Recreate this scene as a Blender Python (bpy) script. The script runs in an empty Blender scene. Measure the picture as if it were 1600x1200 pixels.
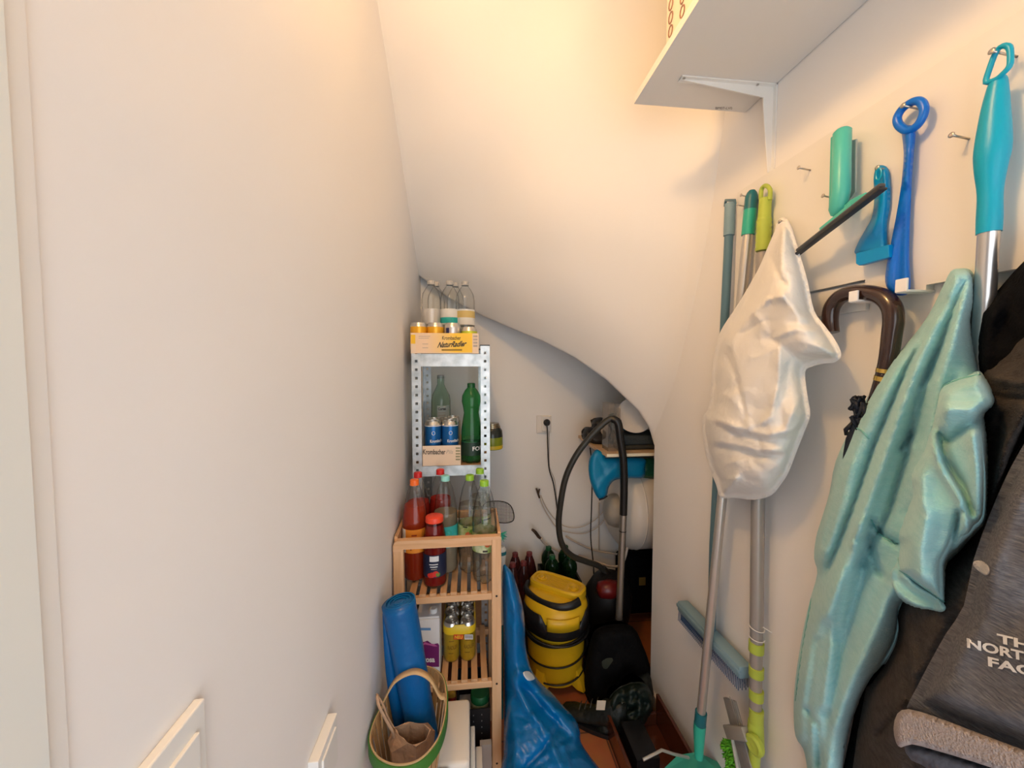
import bpy, bmesh, math, random
from mathutils import Vector, Matrix, noise
from mathutils.geometry import delaunay_2d_cdt
import numpy as np
random.seed(7)
SC = bpy.context.scene
COL = SC.collection
# ------------------------------------------------------------------ camera
H = 1.42                      # eye height
F = 600.0                     # focal length in pixels of the 1600 wide frame
YAW = math.atan(66.0 / 600.0)
PITCH = math.atan(29.0 / 600.0)
FWD = Vector((math.sin(YAW) * math.cos(PITCH), math.cos(YAW) * math.cos(PITCH), -math.sin(PITCH)))
RGT = Vector((math.cos(YAW), -math.sin(YAW), 0))
UPV = RGT.cross(FWD)
EYE = Vector((0, 0, H))
cam = bpy.data.cameras.new('camera')
cam.sensor_width = 36.0
cam.lens = 36.0 * F / 1600.0
cam.clip_start = 0.02
camo = bpy.data.objects.new('camera', cam)
COL.objects.link(camo)
camo.location = EYE
camo.rotation_euler = Matrix((RGT, UPV, -FWD)).transposed().to_euler()
SC.camera = camo
# ------------------------------------------------------------------ light
vs = SC.view_settings
vs.view_transform = 'Standard'
vs.look = 'None'
vs.gamma = 1.0
vs.exposure = 0.0
vs.use_curve_mapping = False
world = bpy.data.worlds.new('world')
SC.world = world
world.use_nodes = True
world.node_tree.nodes['Background'].inputs[0].default_value = (0.80, 0.86, 1.0, 1)
world.node_tree.nodes['Background'].inputs[1].default_value = 0.3
lp = bpy.data.lights.new('ceiling_lamp_light', 'POINT')
lp.energy = 14
lp.color = (1.0, 0.56, 0.20)
lp.shadow_soft_size = 0.045
lpo = bpy.data.objects.new('ceiling_lamp_light', lp)
LAMP = Vector((-0.165, 0.42, 2.42))
lpo.location = LAMP
COL.objects.link(lpo)
la = bpy.data.lights.new('window_daylight', 'AREA')
la.shape = 'RECTANGLE'
la.size = 1.5
la.size_y = 1.7
la.energy = 19
la.color = (0.82, 0.92, 1.0)
lao = bpy.data.objects.new('window_daylight', la)
lao.location = (0.35, -0.72, 1.05)
lao.rotation_euler = (math.radians(90), 0, 0)     # faces +Y: the window of the room the closet opens to
COL.objects.link(lao)
SC.cycles.max_bounces = 10
SC.cycles.diffuse_bounces = 5
SC.cycles.transparent_max_bounces = 24
SC.cycles.caustics_reflective = False
SC.cycles.caustics_refractive = False

XW = 0.763      # right wall
XL = -0.25      # left wall
YB = 2.05       # back wall
YE = 1.51       # end of the right wall

def ray(px, py):
    return FWD + RGT * ((px - 800.0) / F) - UPV * ((py - 600.0) / F)
def atY(px, py, Y):
    d = ray(px, py); return EYE + d * (Y / d.y)
def atX(px, py, X):
    d = ray(px, py); return EYE + d * (X / d.x)
def atZ(px, py, Z):
    d = ray(px, py); return EYE + d * ((Z - H) / d.z)
def onwall(px, py, off=0.0):
    return atX(px, py, XW - off)

# ------------------------------------------------------------------ materials
_M = {}
def nodes_of(name):
    m = bpy.data.materials.new(name); m.use_nodes = True
    nt = m.node_tree
    return m, nt, nt.nodes, nt.links, nt.nodes['Principled BSDF']
def mat(name, c, rough=0.5, metal=0.0, bump=None, var=None, trans=0.0, ior=1.45, spec=0.5, alpha=1.0, sheen=0.0, sss=0.0, coat=0.0, aniso=None):
    """bump=(scale, strength[, detail]); var=(scale, second colour, contrast)"""
    if name in _M: return _M[name]
    m, nt, N, L, P = nodes_of(name)
    P.inputs['Base Color'].default_value = (*c, 1)
    P.inputs['Roughness'].default_value = rough
    P.inputs['Metallic'].default_value = metal
    P.inputs['Transmission Weight'].default_value = trans
    P.inputs['IOR'].default_value = ior
    P.inputs['Specular IOR Level'].default_value = spec
    P.inputs['Alpha'].default_value = alpha
    P.inputs['Sheen Weight'].default_value = sheen
    P.inputs['Coat Weight'].default_value = coat
    tc = N.new('ShaderNodeTexCoord')
    src = tc.outputs['Object']
    if aniso:
        mp = N.new('ShaderNodeMapping'); mp.inputs['Scale'].default_value = aniso
        L.new(src, mp.inputs['Vector']); src = mp.outputs['Vector']
    if var:
        n = N.new('ShaderNodeTexNoise'); n.inputs['Scale'].default_value = var[0]; n.inputs['Detail'].default_value = 4
        L.new(src, n.inputs['Vector'])
        r = N.new('ShaderNodeValToRGB')
        k = var[2] if len(var) > 2 else 0.2
        r.color_ramp.elements[0].position = 0.5 - k; r.color_ramp.elements[0].color = (*c, 1)
        r.color_ramp.elements[1].position = 0.5 + k; r.color_ramp.elements[1].color = (*var[1], 1)
        L.new(n.outputs['Fac'], r.inputs['Fac']); L.new(r.outputs['Color'], P.inputs['Base Color'])
    if bump:
        n = N.new('ShaderNodeTexNoise'); n.inputs['Scale'].default_value = bump[0]
        n.inputs['Detail'].default_value = bump[2] if len(bump) > 2 else 3
        L.new(src, n.inputs['Vector'])
        b = N.new('ShaderNodeBump'); b.inputs['Strength'].default_value = bump[1]; b.inputs['Distance'].default_value = 0.01
        L.new(n.outputs['Fac'], b.inputs['Height']); L.new(b.outputs['Normal'], P.inputs['Normal'])
    _M[name] = m
    return m
def clear(name, tint, gloss=0.06, fac=0.0, body=None):
    """thin clear plastic or glass: tinted see-through skin with a fresnel sheen, fac of it milky"""
    if name in _M: return _M[name]
    m = bpy.data.materials.new(name); m.use_nodes = True
    nt = m.node_tree; N = nt.nodes; L = nt.links
    N.remove(N['Principled BSDF']); out = N['Material Output']
    t = N.new('ShaderNodeBsdfTransparent')
    l2 = N.new('ShaderNodeLayerWeight'); l2.inputs['Blend'].default_value = 0.5
    rp = N.new('ShaderNodeValToRGB')      # more plastic to look through towards the edges
    rp.color_ramp.elements[0].position = .45; rp.color_ramp.elements[0].color = (*tint, 1)
    rp.color_ramp.elements[1].position = 1.0; rp.color_ramp.elements[1].color = (*[x * .48 for x in tint], 1)
    L.new(l2.outputs['Facing'], rp.inputs[0]); L.new(rp.outputs[0], t.inputs[0])
    g = N.new('ShaderNodeBsdfGlossy'); g.inputs['Roughness'].default_value = gloss
    lw = N.new('ShaderNodeLayerWeight'); lw.inputs['Blend'].default_value = 0.5
    pw = N.new('ShaderNodeMath'); pw.operation = 'POWER'; pw.inputs[1].default_value = 3.5
    L.new(lw.outputs['Facing'], pw.inputs[0])
    fr = N.new('ShaderNodeMath'); fr.operation = 'MULTIPLY_ADD'; fr.inputs[1].default_value = 0.55; fr.inputs[2].default_value = 0.035
    L.new(pw.outputs[0], fr.inputs[0])
    mx = N.new('ShaderNodeMixShader')
    L.new(fr.outputs[0], mx.inputs[0]); L.new(t.outputs[0], mx.inputs[1]); L.new(g.outputs[0], mx.inputs[2])
    last = mx
    if fac > 0:
        d = N.new('ShaderNodeBsdfDiffuse'); d.inputs[0].default_value = (*(body or tint), 1)
        m2 = N.new('ShaderNodeMixShader'); m2.inputs[0].default_value = fac
        L.new(mx.outputs[0], m2.inputs[1]); L.new(d.outputs[0], m2.inputs[2]); last = m2
    L.new(last.outputs[0], out.inputs[0])
    _M[name] = m
    return m
def plaster(name, c, s=1.0):
    if name in _M: return _M[name]
    m, nt, N, L, P = nodes_of(name)
    P.inputs['Base Color'].default_value = (*c, 1); P.inputs['Roughness'].default_value = 0.75
    P.inputs['Specular IOR Level'].default_value = 0.2
    tc = N.new('ShaderNodeTexCoord')
    def nz(scale, det, sc=None, dist=0.0):
        n = N.new('ShaderNodeTexNoise'); n.inputs['Scale'].default_value = scale; n.inputs['Detail'].default_value = det
        n.inputs['Distortion'].default_value = dist
        v = tc.outputs['Object']
        if sc:
            mp = N.new('ShaderNodeMapping'); mp.inputs['Scale'].default_value = sc; mp.inputs['Rotation'].default_value = (0.3, 0.1, 0.2)
            L.new(v, mp.inputs['Vector']); v = mp.outputs['Vector']
        L.new(v, n.inputs['Vector']); return n.outputs['Fac']
    a = nz(2.6, 2); b = nz(7, 3, (1, 1, 2.0), 0.6); c2 = nz(120, 2)
    def mth(op, x, y):
        q = N.new('ShaderNodeMath'); q.operation = op
        if isinstance(x, (int, float)): q.inputs[0].default_value = x
        else: L.new(x, q.inputs[0])
        if isinstance(y, (int, float)): q.inputs[1].default_value = y
        else: L.new(y, q.inputs[1])
        return q.outputs[0]
    h = mth('ADD', mth('MULTIPLY', a, 1.0), mth('ADD', mth('MULTIPLY', b, 0.09), mth('MULTIPLY', c2, 0.012)))
    bp = N.new('ShaderNodeBump'); bp.inputs['Strength'].default_value = 0.45 * s; bp.inputs['Distance'].default_value = 0.02
    L.new(h, bp.inputs['Height']); L.new(bp.outputs['Normal'], P.inputs['Normal'])
    _M[name] = m
    return m
def wood(name, c1, c2, axis=2, scale=1.0, rough=0.55):
    if name in _M: return _M[name]
    m, nt, N, L, P = nodes_of(name)
    tc = N.new('ShaderNodeTexCoord'); mp = N.new('ShaderNodeMapping')
    s = [22 * scale] * 3; s[axis] = 1.6 * scale
    mp.inputs['Scale'].default_value = s
    L.new(tc.outputs['Object'], mp.inputs['Vector'])
    n = N.new('ShaderNodeTexNoise'); n.inputs['Scale'].default_value = 3; n.inputs['Detail'].default_value = 5; n.inputs['Distortion'].default_value = 0.6
    L.new(mp.outputs[0], n.inputs['Vector'])
    r = N.new('ShaderNodeValToRGB'); r.color_ramp.elements[0].position = .3; r.color_ramp.elements[1].position = .7
    r.color_ramp.elements[0].color = (*c1, 1); r.color_ramp.elements[1].color = (*c2, 1)
    L.new(n.outputs['Fac'], r.inputs['Fac']); L.new(r.outputs['Color'], P.inputs['Base Color'])
    P.inputs['Roughness'].default_value = rough
    b = N.new('ShaderNodeBump'); b.inputs['Strength'].default_value = 0.15; b.inputs['Distance'].default_value = 0.004
    L.new(n.outputs['Fac'], b.inputs['Height']); L.new(b.outputs[0], P.inputs['Normal'])
    _M[name] = m
    return m

# ------------------------------------------------------------------ object helpers
def mesh_obj(name, verts, faces, m, parent=None, smooth=True, loc=None):
    me = bpy.data.meshes.new(name)
    me.from_pydata([tuple(v) for v in verts], [], [tuple(f) for f in faces])
    me.validate(); me.update()
    return link(name, me, m, parent, smooth)
def link(name, me, m, parent=None, smooth=True):
    bm = bmesh.new(); bm.from_mesh(me)
    bmesh.ops.recalc_face_normals(bm, faces=bm.faces[:])
    bm.to_mesh(me); bm.free()
    if smooth:
        for p in me.polygons: p.use_smooth = True
    o = bpy.data.objects.new(name, me)
    if m is not None: me.materials.append(m)
    COL.objects.link(o)
    if parent is not None:
        o.parent = parent
        if parent.type != 'MESH' and not parent.get('_local'):
            o.matrix_parent_inverse = Matrix.Translation(parent.location).inverted()
    return o
def build(name, bm, m, parent=None, smooth=True):
    me = bpy.data.meshes.new(name)
    bm.to_mesh(me); bm.free()
    return link(name, me, m, parent, smooth)
def tag(o, label=None, cat=None, group=None, kind=None):
    if label: o['label'] = label
    if cat: o['category'] = cat
    if group: o['group'] = group
    if kind: o['kind'] = kind
    return o
def thing(name, label, cat, loc=(0, 0, 0), group=None, local=False, rot=None):
    o = bpy.data.objects.new(name, None); COL.objects.link(o)
    o.empty_display_size = 0.02
    o.location = loc
    if rot: o.rotation_euler = rot
    if local: o['_local'] = 1
    return tag(o, label, cat, group)
def struct(name, bm_or_obj, m=None, smooth=False):
    o = build(name, bm_or_obj, m, None, smooth) if isinstance(bm_or_obj, bmesh.types.BMesh) else bm_or_obj
    o['kind'] = 'structure'
    return o
def sharp(o, ang=35):
    me = o.data
    bm = bmesh.new(); bm.from_mesh(me)
    for e in bm.edges:
        if len(e.link_faces) == 2 and e.calc_face_angle(0) > math.radians(ang): e.smooth = False
    bm.to_mesh(me); bm.free()
    return o

def box(bm, c, s, bev=0.0, rot=None, seg=2):
    """axis box with centre c and size s"""
    r = bmesh.ops.create_cube(bm, size=1.0)
    vs_ = r['verts']
    bmesh.ops.scale(bm, vec=s, verts=vs_)
    if bev > 0:
        es = list({e for v in vs_ for e in v.link_edges})
        rr = bmesh.ops.bevel(bm, geom=es, offset=bev, segments=seg, profile=0.5, affect='EDGES')
        vs_ = list({v for f in rr['faces'] for v in f.verts} | {v for v in vs_ if v.is_valid})
    M = Matrix.Translation(Vector(c))
    if rot is not None:
        M = M @ (rot if isinstance(rot, Matrix) else Matrix.Rotation(rot, 4, 'Z'))
    bmesh.ops.transform(bm, matrix=M, verts=vs_)
    return vs_
def bx(name, lo, hi, m, parent=None, bev=0.0, smooth=False):
    bm = bmesh.new()
    c = [(a + b) / 2 for a, b in zip(lo, hi)]; s = [abs(b - a) for a, b in zip(lo, hi)]
    box(bm, c, s, bev)
    return build(name, bm, m, parent, smooth)
def lathe_vf(prof, n=32, cap=True, a0=0.0, a1=2 * math.pi):
    """prof: list of (r, z) -> verts, faces about Z"""
    full = abs(a1 - a0 - 2 * math.pi) < 1e-6
    cols = n if full else n + 1
    V = []; Fc = []
    for r, z in prof:
        for i in range(cols):
            a = a0 + (a1 - a0) * i / n
            V.append((r * math.cos(a), r * math.sin(a), z))
    for j in range(len(prof) - 1):
        for i in range(n):
            k = (i + 1) % cols if full else i + 1
            Fc.append((j * cols + i, j * cols + k, (j + 1) * cols + k, (j + 1) * cols + i))
    if cap and full:
        if prof[0][0] > 1e-5: Fc.append(tuple(range(cols))[::-1])
        if prof[-1][0] > 1e-5: Fc.append(tuple((len(prof) - 1) * cols + i for i in range(cols)))
    return V, Fc
def lathe(name, prof, m, parent=None, n=32, cap=True, M=None, smooth=True, a0=0.0, a1=2 * math.pi):
    V, Fc = lathe_vf(prof, n, cap, a0, a1)
    if M is not None: V = [M @ Vector(v) for v in V]
    o = mesh_obj(name, V, Fc, m, parent, smooth)
    return sharp(o, 40)
def axisM(p, d, up=(0, 0, 1)):
    """matrix with local Z along d, origin p"""
    z = Vector(d).normalized()
    u = Vector(up)
    if abs(z.dot(u)) > 0.98: u = Vector((1, 0, 0))
    x = u.cross(z).normalized(); y = z.cross(x)
    M = Matrix((x, y, z)).transposed().to_4x4(); M.translation = Vector(p)
    return M
def catmull(pts, n=6, closed=False):
    P = [Vector(p) for p in pts]; out = []
    m_ = len(P)
    rng = range(m_) if closed else range(m_ - 1)
    for i in rng:
        if closed: a, b, c, d = P[(i - 1) % m_], P[i], P[(i + 1) % m_], P[(i + 2) % m_]
        else: a, b, c, d = P[max(i - 1, 0)], P[i], P[i + 1], P[min(i + 2, m_ - 1)]
        for k in range(n):
            t = k / n
            out.append(0.5 * ((2 * b) + (c - a) * t + (2 * a - 5 * b + 4 * c - d) * t * t + (3 * b - a - 3 * c + d) * t ** 3))
    if not closed: out.append(P[-1])
    return out
def tube_vf(pts, r, n=10, closed=False, flat=1.0, up=(0, 0, 1)):
    """tube along points; r number or list; flat squashes the second axis"""
    P = [Vector(p) for p in pts]; m_ = len(P)
    rs = r if isinstance(r, (list, tuple)) else [r] * m_
    V = []; Fc = []
    prev = None
    for i, p in enumerate(P):
        if closed: t = P[(i + 1) % m_] - P[i - 1]
        else: t = P[min(i + 1, m_ - 1)] - P[max(i - 1, 0)]
        if t.length < 1e-9: t = Vector((0, 0, 1))
        t.normalize()
        if prev is None:
            u = Vector(up)
            if abs(t.dot(u)) > 0.95: u = Vector((1, 0, 0)) if abs(t.x) < .9 else Vector((0, 1, 0))
            x = (u - t * u.dot(t)).normalized()
        else:
            x = (prev - t * prev.dot(t)).normalized()
        prev = x
        y = t.cross(x)
        for k in range(n):
            a = 2 * math.pi * k / n
            V.append(p + x * (math.cos(a) * rs[i]) + y * (math.sin(a) * rs[i] * flat))
    rng = m_ if closed else m_ - 1
    for i in range(rng):
        j = (i + 1) % m_
        for k in range(n):
            q = (k + 1) % n
            Fc.append((i * n + k, i * n + q, j * n + q, j * n + k))
    if not closed:
        Fc.append(tuple(range(n))[::-1]); Fc.append(tuple((m_ - 1) * n + k for k in range(n)))
    return V, Fc
def tube(name, pts, r, m, parent=None, n=10, closed=False, flat=1.0, up=(0, 0, 1), sub=0):
    if sub:
        if isinstance(r, (list, tuple)):
            q = catmull([(*p, rr) if False else Vector((p[0], p[1], p[2])) for p, rr in zip(pts, r)], sub, closed)
            rr = catmull([Vector((x, 0, 0)) for x in r], sub, closed); r = [max(v.x, 1e-4) for v in rr]
            pts = q
        else: pts = catmull(pts, sub, closed)
    V, Fc = tube_vf(pts, r, n, closed, flat, up)
    o = mesh_obj(name, V, Fc, m, parent, True)
    return sharp(o, 50)
def merge(lists):
    V = []; Fc = []
    for v, f in lists:
        k = len(V); V += list(v); Fc += [tuple(i + k for i in ff) for ff in f]
    return V, Fc
def prism_vf(front, back):
    n = len(front)
    V = list(front) + list(back)
    Fc = [tuple(range(n)), tuple(range(n, 2 * n))[::-1]]
    for i in range(n):
        j = (i + 1) % n
        Fc.append((i, j, n + j, n + i))
    return V, Fc
def wall_prism(name, poly, o1, o2, m, parent=None, bev=0.0):
    """a flat slab standing o1..o2 off the right wall with a px outline read at o2"""
    fr = [onwall(x, y, o2) for x, y in poly]
    bk = [Vector((XW - o1, p.y, p.z)) for p in fr]
    V, Fc = prism_vf(fr, bk)
    o = mesh_obj(name, V, Fc, m, parent, False)
    if bev:
        b = o.modifiers.new('b', 'BEVEL'); b.width = bev; b.segments = 2; b.limit_method = 'ANGLE'
    return o

# ---- draped relief surfaces
def seg_dist(X, Y, pts, closed):
    P = np.array([(p[0], p[1]) for p in pts], float)
    A = P if closed else P[:-1]
    B = np.roll(P, -1, 0) if closed else P[1:]
    best = np.full(X.shape, 1e9)
    for a, b in zip(A, B):
        d = b - a; L2 = max((d * d).sum(), 1e-9)
        t = np.clip(((X - a[0]) * d[0] + (Y - a[1]) * d[1]) / L2, 0, 1)
        q = np.hypot(X - a[0] - t * d[0], Y - a[1] - t * d[1])
        best = np.minimum(best, q)
    return best
def inside(X, Y, pts):
    P = [(p[0], p[1]) for p in pts]; n = len(P)
    c = np.zeros(X.shape, bool)
    for i in range(n):
        x1, y1 = P[i]; x2, y2 = P[i - 1]
        cond = ((y1 > Y) != (y2 > Y))
        with np.errstate(divide='ignore', invalid='ignore'):
            xi = (x2 - x1) * (Y - y1) / (y2 - y1 + 1e-12) + x1
        c ^= cond & (X < xi)
    return c
def fold_field(ridges, sharp_=0.0):
    def f(X, Y):
        s = np.zeros(X.shape)
        for pts, w, a in ridges:
            d = seg_dist(X, Y, pts, False)
            s += a * ((1 - sharp_) * np.exp(-(d / w) ** 2) + sharp_ * np.exp(-d / w))
        return s
    return f
def nzf(scale, amp, seed=0.0, ridged=False):
    def f(X, Y):
        out = np.empty(X.shape)
        for i, (x, y) in enumerate(zip(X, Y)):
            v = noise.noise(Vector((x * scale, y * scale, seed)))
            if ridged: v = 0.5 - 2 * abs(v)
            out[i] = v * amp
        return out
    return f
def relief(name, outline, m, mapf, thick, roundw, fields=(), step=9, parent=None, backf=None, smooth_outline=3, planar=False, dmin=0.002):
    """closed solid whose outline is given in photo pixels. mapf(px,py,d)->point, d = metres towards the viewer.
    backf(px,py,e)->point for the back; default d=0 plane"""
    ol = catmull([Vector((x, y, 0)) for x, y in outline], smooth_outline, True) if smooth_outline > 1 else [Vector((x, y, 0)) for x, y in outline]
    # resample
    pts = []
    n0 = len(ol)
    for i in range(n0):
        a = ol[i]; b = ol[(i + 1) % n0]; L = (b - a).length
        k = max(1, int(L / step))
        for j in range(k): pts.append(a.lerp(b, j / k))
    bnd = [(p.x, p.y) for p in pts]
    xs = [p[0] for p in bnd]; ys = [p[1] for p in bnd]
    gx = []; gy = []
    row = 0; y = min(ys)
    while y < max(ys):
        x = min(xs) + (step / 2 if row % 2 else 0)
        while x < max(xs):
            gx.append(x); gy.append(y); x += step
        y += step * 0.87; row += 1
    gx = np.array(gx); gy = np.array(gy)
    ok = inside(gx, gy, bnd) & (seg_dist(gx, gy, bnd, True) > step * 0.55)
    gx = gx[ok]; gy = gy[ok]
    nb = len(bnd)
    co = [Vector(p) for p in bnd] + [Vector((a, b)) for a, b in zip(gx, gy)]
    ed = [(i, (i + 1) % nb) for i in range(nb)]
    r = delaunay_2d_cdt(co, ed, [], 1, 1e-4)
    VX = np.array([v.x for v in r[0]]); VY = np.array([v.y for v in r[0]])
    faces = [tuple(f) for f in r[2]]
    e = seg_dist(VX, VY, bnd, True)
    e[e < 1e-3] = 0
    t = np.clip(e / roundw, 0, 1)
    prof = np.sqrt(1 - (1 - t) ** 2)
    d = thick * (0.12 + 0.88 * prof)
    for f in fields: d = d + f(VX, VY) * np.clip(0.15 + e / (roundw * 0.6), 0, 1)
    d = np.maximum(d, dmin)
    front = [mapf(x, y, q) for x, y, q in zip(VX, VY, d)]
    if backf is None: back = [Vector(f) for f in front]; back = [mapf(x, y, 0.0) if not planar else None for x, y in zip(VX, VY)]
    else: back = [backf(x, y, ee, p) for x, y, ee, p in zip(VX, VY, e, front)]
    n = len(front)
    # boundary edges of the triangulation
    cnt = {}
    for f in faces:
        for i in range(3):
            a, b = f[i], f[(i + 1) % 3]; k = (min(a, b), max(a, b)); cnt.setdefault(k, []).append((a, b))
    Fc = list(faces) + [tuple(i + n for i in f[::-1]) for f in faces]
    for k, l in cnt.items():
        if len(l) == 1:
            a, b = l[0]; Fc.append((b, a, a + n, b + n))
    o = mesh_obj(name, front + back, Fc, m, parent, True)
    o_info = dict(d=d, X=VX, Y=VY)
    def dat(x, y):
        w = (VX - x) ** 2 + (VY - y) ** 2
        i = np.argsort(w)[:4]; ww = 1 / (w[i] + 1e-3)
        return float((d[i] * ww).sum() / ww.sum())
    return o, dat
def wall_map(x, y, d): return onwall(x, y, d)
def wall_back(off=0.0):
    return lambda x, y, e, p: onwall(x, y, off)
def ray_back(thk, off):
    return lambda x, y, e, p: onwall(x, y, max(XW - p.x - thk, off))
def creases(outline, n, lmin, lmax, w, amp, seed):
    rnd = random.Random(seed)
    xs = [p[0] for p in outline]; ys = [p[1] for p in outline]; out = []
    while len(out) < n:
        x, y = rnd.uniform(min(xs), max(xs)), rnd.uniform(min(ys), max(ys)); a = rnd.uniform(0, math.pi); l = rnd.uniform(lmin, lmax)
        k = rnd.uniform(-.4, .4)
        out.append(([(x, y), (x + l * math.cos(a) / 2, y + l * math.sin(a) / 2), (x + l * math.cos(a) / 2 + l * math.cos(a + k) / 2, y + l * math.sin(a) / 2 + l * math.sin(a + k) / 2)], w * rnd.uniform(.6, 1.4), amp * rnd.choice((-1, 1)) * rnd.uniform(.5, 1)))
    return out

# ---- lettering
def text_vf(s, bold=0.0, shear=0.0, spacing=1.0, lines=1.0):
    cu = bpy.data.curves.new('t', 'FONT'); cu.body = s; cu.size = 1.0; cu.align_x = 'LEFT'
    cu.offset = bold; cu.shear = shear; cu.space_character = spacing; cu.space_line = lines; cu.resolution_u = 3
    ob = bpy.data.objects.new('t', cu); COL.objects.link(ob)
    dg = bpy.context.evaluated_depsgraph_get()
    me = ob.evaluated_get(dg).to_mesh()
    V = [(v.co.x, v.co.y) for v in me.vertices]; Fc = [tuple(p.vertices) for p in me.polygons]
    ob.evaluated_get(dg).to_mesh_clear()
    bpy.data.objects.remove(ob); bpy.data.curves.remove(cu)
    return V, Fc
def lettering(name, s, fn, m, parent, bold=0.0, shear=0.0, spacing=1.0, width=None, height=None):
    """fn(u, v) maps text coordinates to a point; width/height fit the string to this extent (starting at 0,0)"""
    V, Fc = text_vf(s, bold, shear, spacing)
    x0 = min(v[0] for v in V); x1 = max(v[0] for v in V); y0 = min(v[1] for v in V); y1 = max(v[1] for v in V)
    kx = width / (x1 - x0) if width else 1.0
    ky = height / (y1 - y0) if height else kx
    P = [fn((a - x0) * kx, (b - y0) * ky) for a, b in V]
    me = bpy.data.meshes.new(name); me.from_pydata([tuple(p) for p in P], [], Fc); me.validate()
    o = bpy.data.objects.new(name, me); me.materials.append(m); COL.objects.link(o)
    o.parent = parent
    if parent.type != 'MESH' and not parent.get('_local'):
        o.matrix_parent_inverse = Matrix.Translation(parent.location).inverted()
    return o
# ================================================================== STRUCTURE
M_PL = plaster('white_plaster', (0.86, 0.85, 0.84))
M_PLL = plaster('left_plaster', (0.86, 0.85, 0.85), 0.7)
M_WHITE = mat('white_lacquer', (0.80, 0.80, 0.78), 0.45)
# floor
m, nt, N, L, P = nodes_of('terracotta_tiles')
tc = N.new('ShaderNodeTexCoord'); mp = N.new('ShaderNodeMapping'); mp.inputs['Location'].default_value = (0.09, 0.12, 0)
L.new(tc.outputs['Object'], mp.inputs['Vector'])
bk = N.new('ShaderNodeTexBrick'); bk.offset = 0.0; bk.inputs['Scale'].default_value = 1.0
bk.inputs['Brick Width'].default_value = 0.30; bk.inputs['Row Height'].default_value = 0.30; bk.inputs['Mortar Size'].default_value = 0.0035
bk.inputs['Color1'].default_value = (0.50, 0.17, 0.065, 1); bk.inputs['Color2'].default_value = (0.42, 0.13, 0.05, 1); bk.inputs['Mortar'].default_value = (0.16, 0.07, 0.04, 1)
L.new(mp.outputs[0], bk.inputs['Vector'])
nz_ = N.new('ShaderNodeTexNoise'); nz_.inputs['Scale'].default_value = 14; nz_.inputs['Detail'].default_value = 5
L.new(tc.outputs['Object'], nz_.inputs['Vector'])
mxc = N.new('ShaderNodeMix'); mxc.data_type = 'RGBA'; mxc.blend_type = 'MULTIPLY'; mxc.inputs[0].default_value = 0.4
L.new(bk.outputs['Color'], mxc.inputs[6]); L.new(nz_.outputs['Color'], mxc.inputs[7]); L.new(mxc.outputs[2], P.inputs['Base Color'])
P.inputs['Roughness'].default_value = 0.4
M_FLOOR = m
def rect_struct(name, lo, hi, m):
    o = bx(name, lo, hi, m); o['kind'] = 'structure'; return o
rect_struct('floor', (-2.0, -0.9, -0.08), (2.4, 2.2, 0.0), M_FLOOR)
rect_struct('wall_left', (-0.35, 0.12, 0), (XL, 2.2, 2.6), M_PLL)
rect_struct('wall_back', (-0.35, YB, 0), (1.75, YB + 0.1, 2.6), M_PL)
rect_struct('wall_right', (XW, -0.1, 0), (XW + 0.09, YE, 2.6), M_PL)
rect_struct('wall_recess', (1.6, YE - 0.1, 0), (1.7, YB, 2.6), M_PL)
rect_struct('wall_recess_front', (XW + 0.09, YE - 0.09, 0), (1.6, YE, 2.6), M_PL)
rect_struct('ceiling', (-2.0, -0.9, 2.52), (2.4, 2.2, 2.62), M_PL)
# ---- the winding stair soffit: (X -> lip Y, lip Z) then up to the ceiling
lip_px = [(655, 425), (700, 462), (750, 489), (800, 511), (850, 531), (900, 557), (950, 592), (1000, 640), (1018, 668), (1030, 697)]
lip_Y = [1.97, 1.955, 1.94, 1.86, 1.76, 1.69, 1.62, 1.55, 1.525, 1.512]
lipP = [atY(x, y, Y) for (x, y), Y in zip(lip_px, lip_Y)]
lx = [p.x for p in lipP]; lY = [p.y for p in lipP]; lZ = [p.z for p in lipP]
lx[0] = XL - 0.01; lx[-1] = XW + 0.012
def soffit_pt(X, t):
    """t 0 at the ceiling, 1 at the lip"""
    Yl = float(np.interp(X, lx, lY)); Zl = float(np.interp(X, lx, lZ))
    u = (X - XL) / (XW - XL)
    u = min(max(u, 0), 1)
    Zt = 2.53
    Yt = 1.03 + 0.13 * u
    z = Zt + (Zl - Zt) * t
    hl = t ** 0.85
    hr = 0.62 * t + 0.38 * t ** 4
    w = u * u * (3 - 2 * u)
    h = hl * (1 - w) + hr * w
    Y = Yt + (Yl - Yt) * h
    # soft inner corners
    fade = 1 - t ** 3
    R = 0.16
    q = (X - (XW - R)) / R
    if q > 0: Y -= 0.11 * fade * (1 - math.sqrt(max(0, 1 - min(q, 1) ** 2)))
    R = 0.13
    q = ((XL + R) - X) / R
    if q > 0: Y -= 0.085 * (1 - t ** 2) * (1 - math.sqrt(max(0, 1 - min(q, 1) ** 2)))
    Y += 0.010 * noise.noise(Vector((X * 5, z * 5, 3.1))) * (1 - t ** 6)
    return Vector((X, Y, z))
nx, ny = 90, 90
V = []; Fc = []
for j in range(ny + 1):
    t = j / ny
    for i in range(nx + 1):
        X = XL - 0.01 + (XW + 0.022 - XL) * i / nx
        V.append(soffit_pt(X, t))
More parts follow.
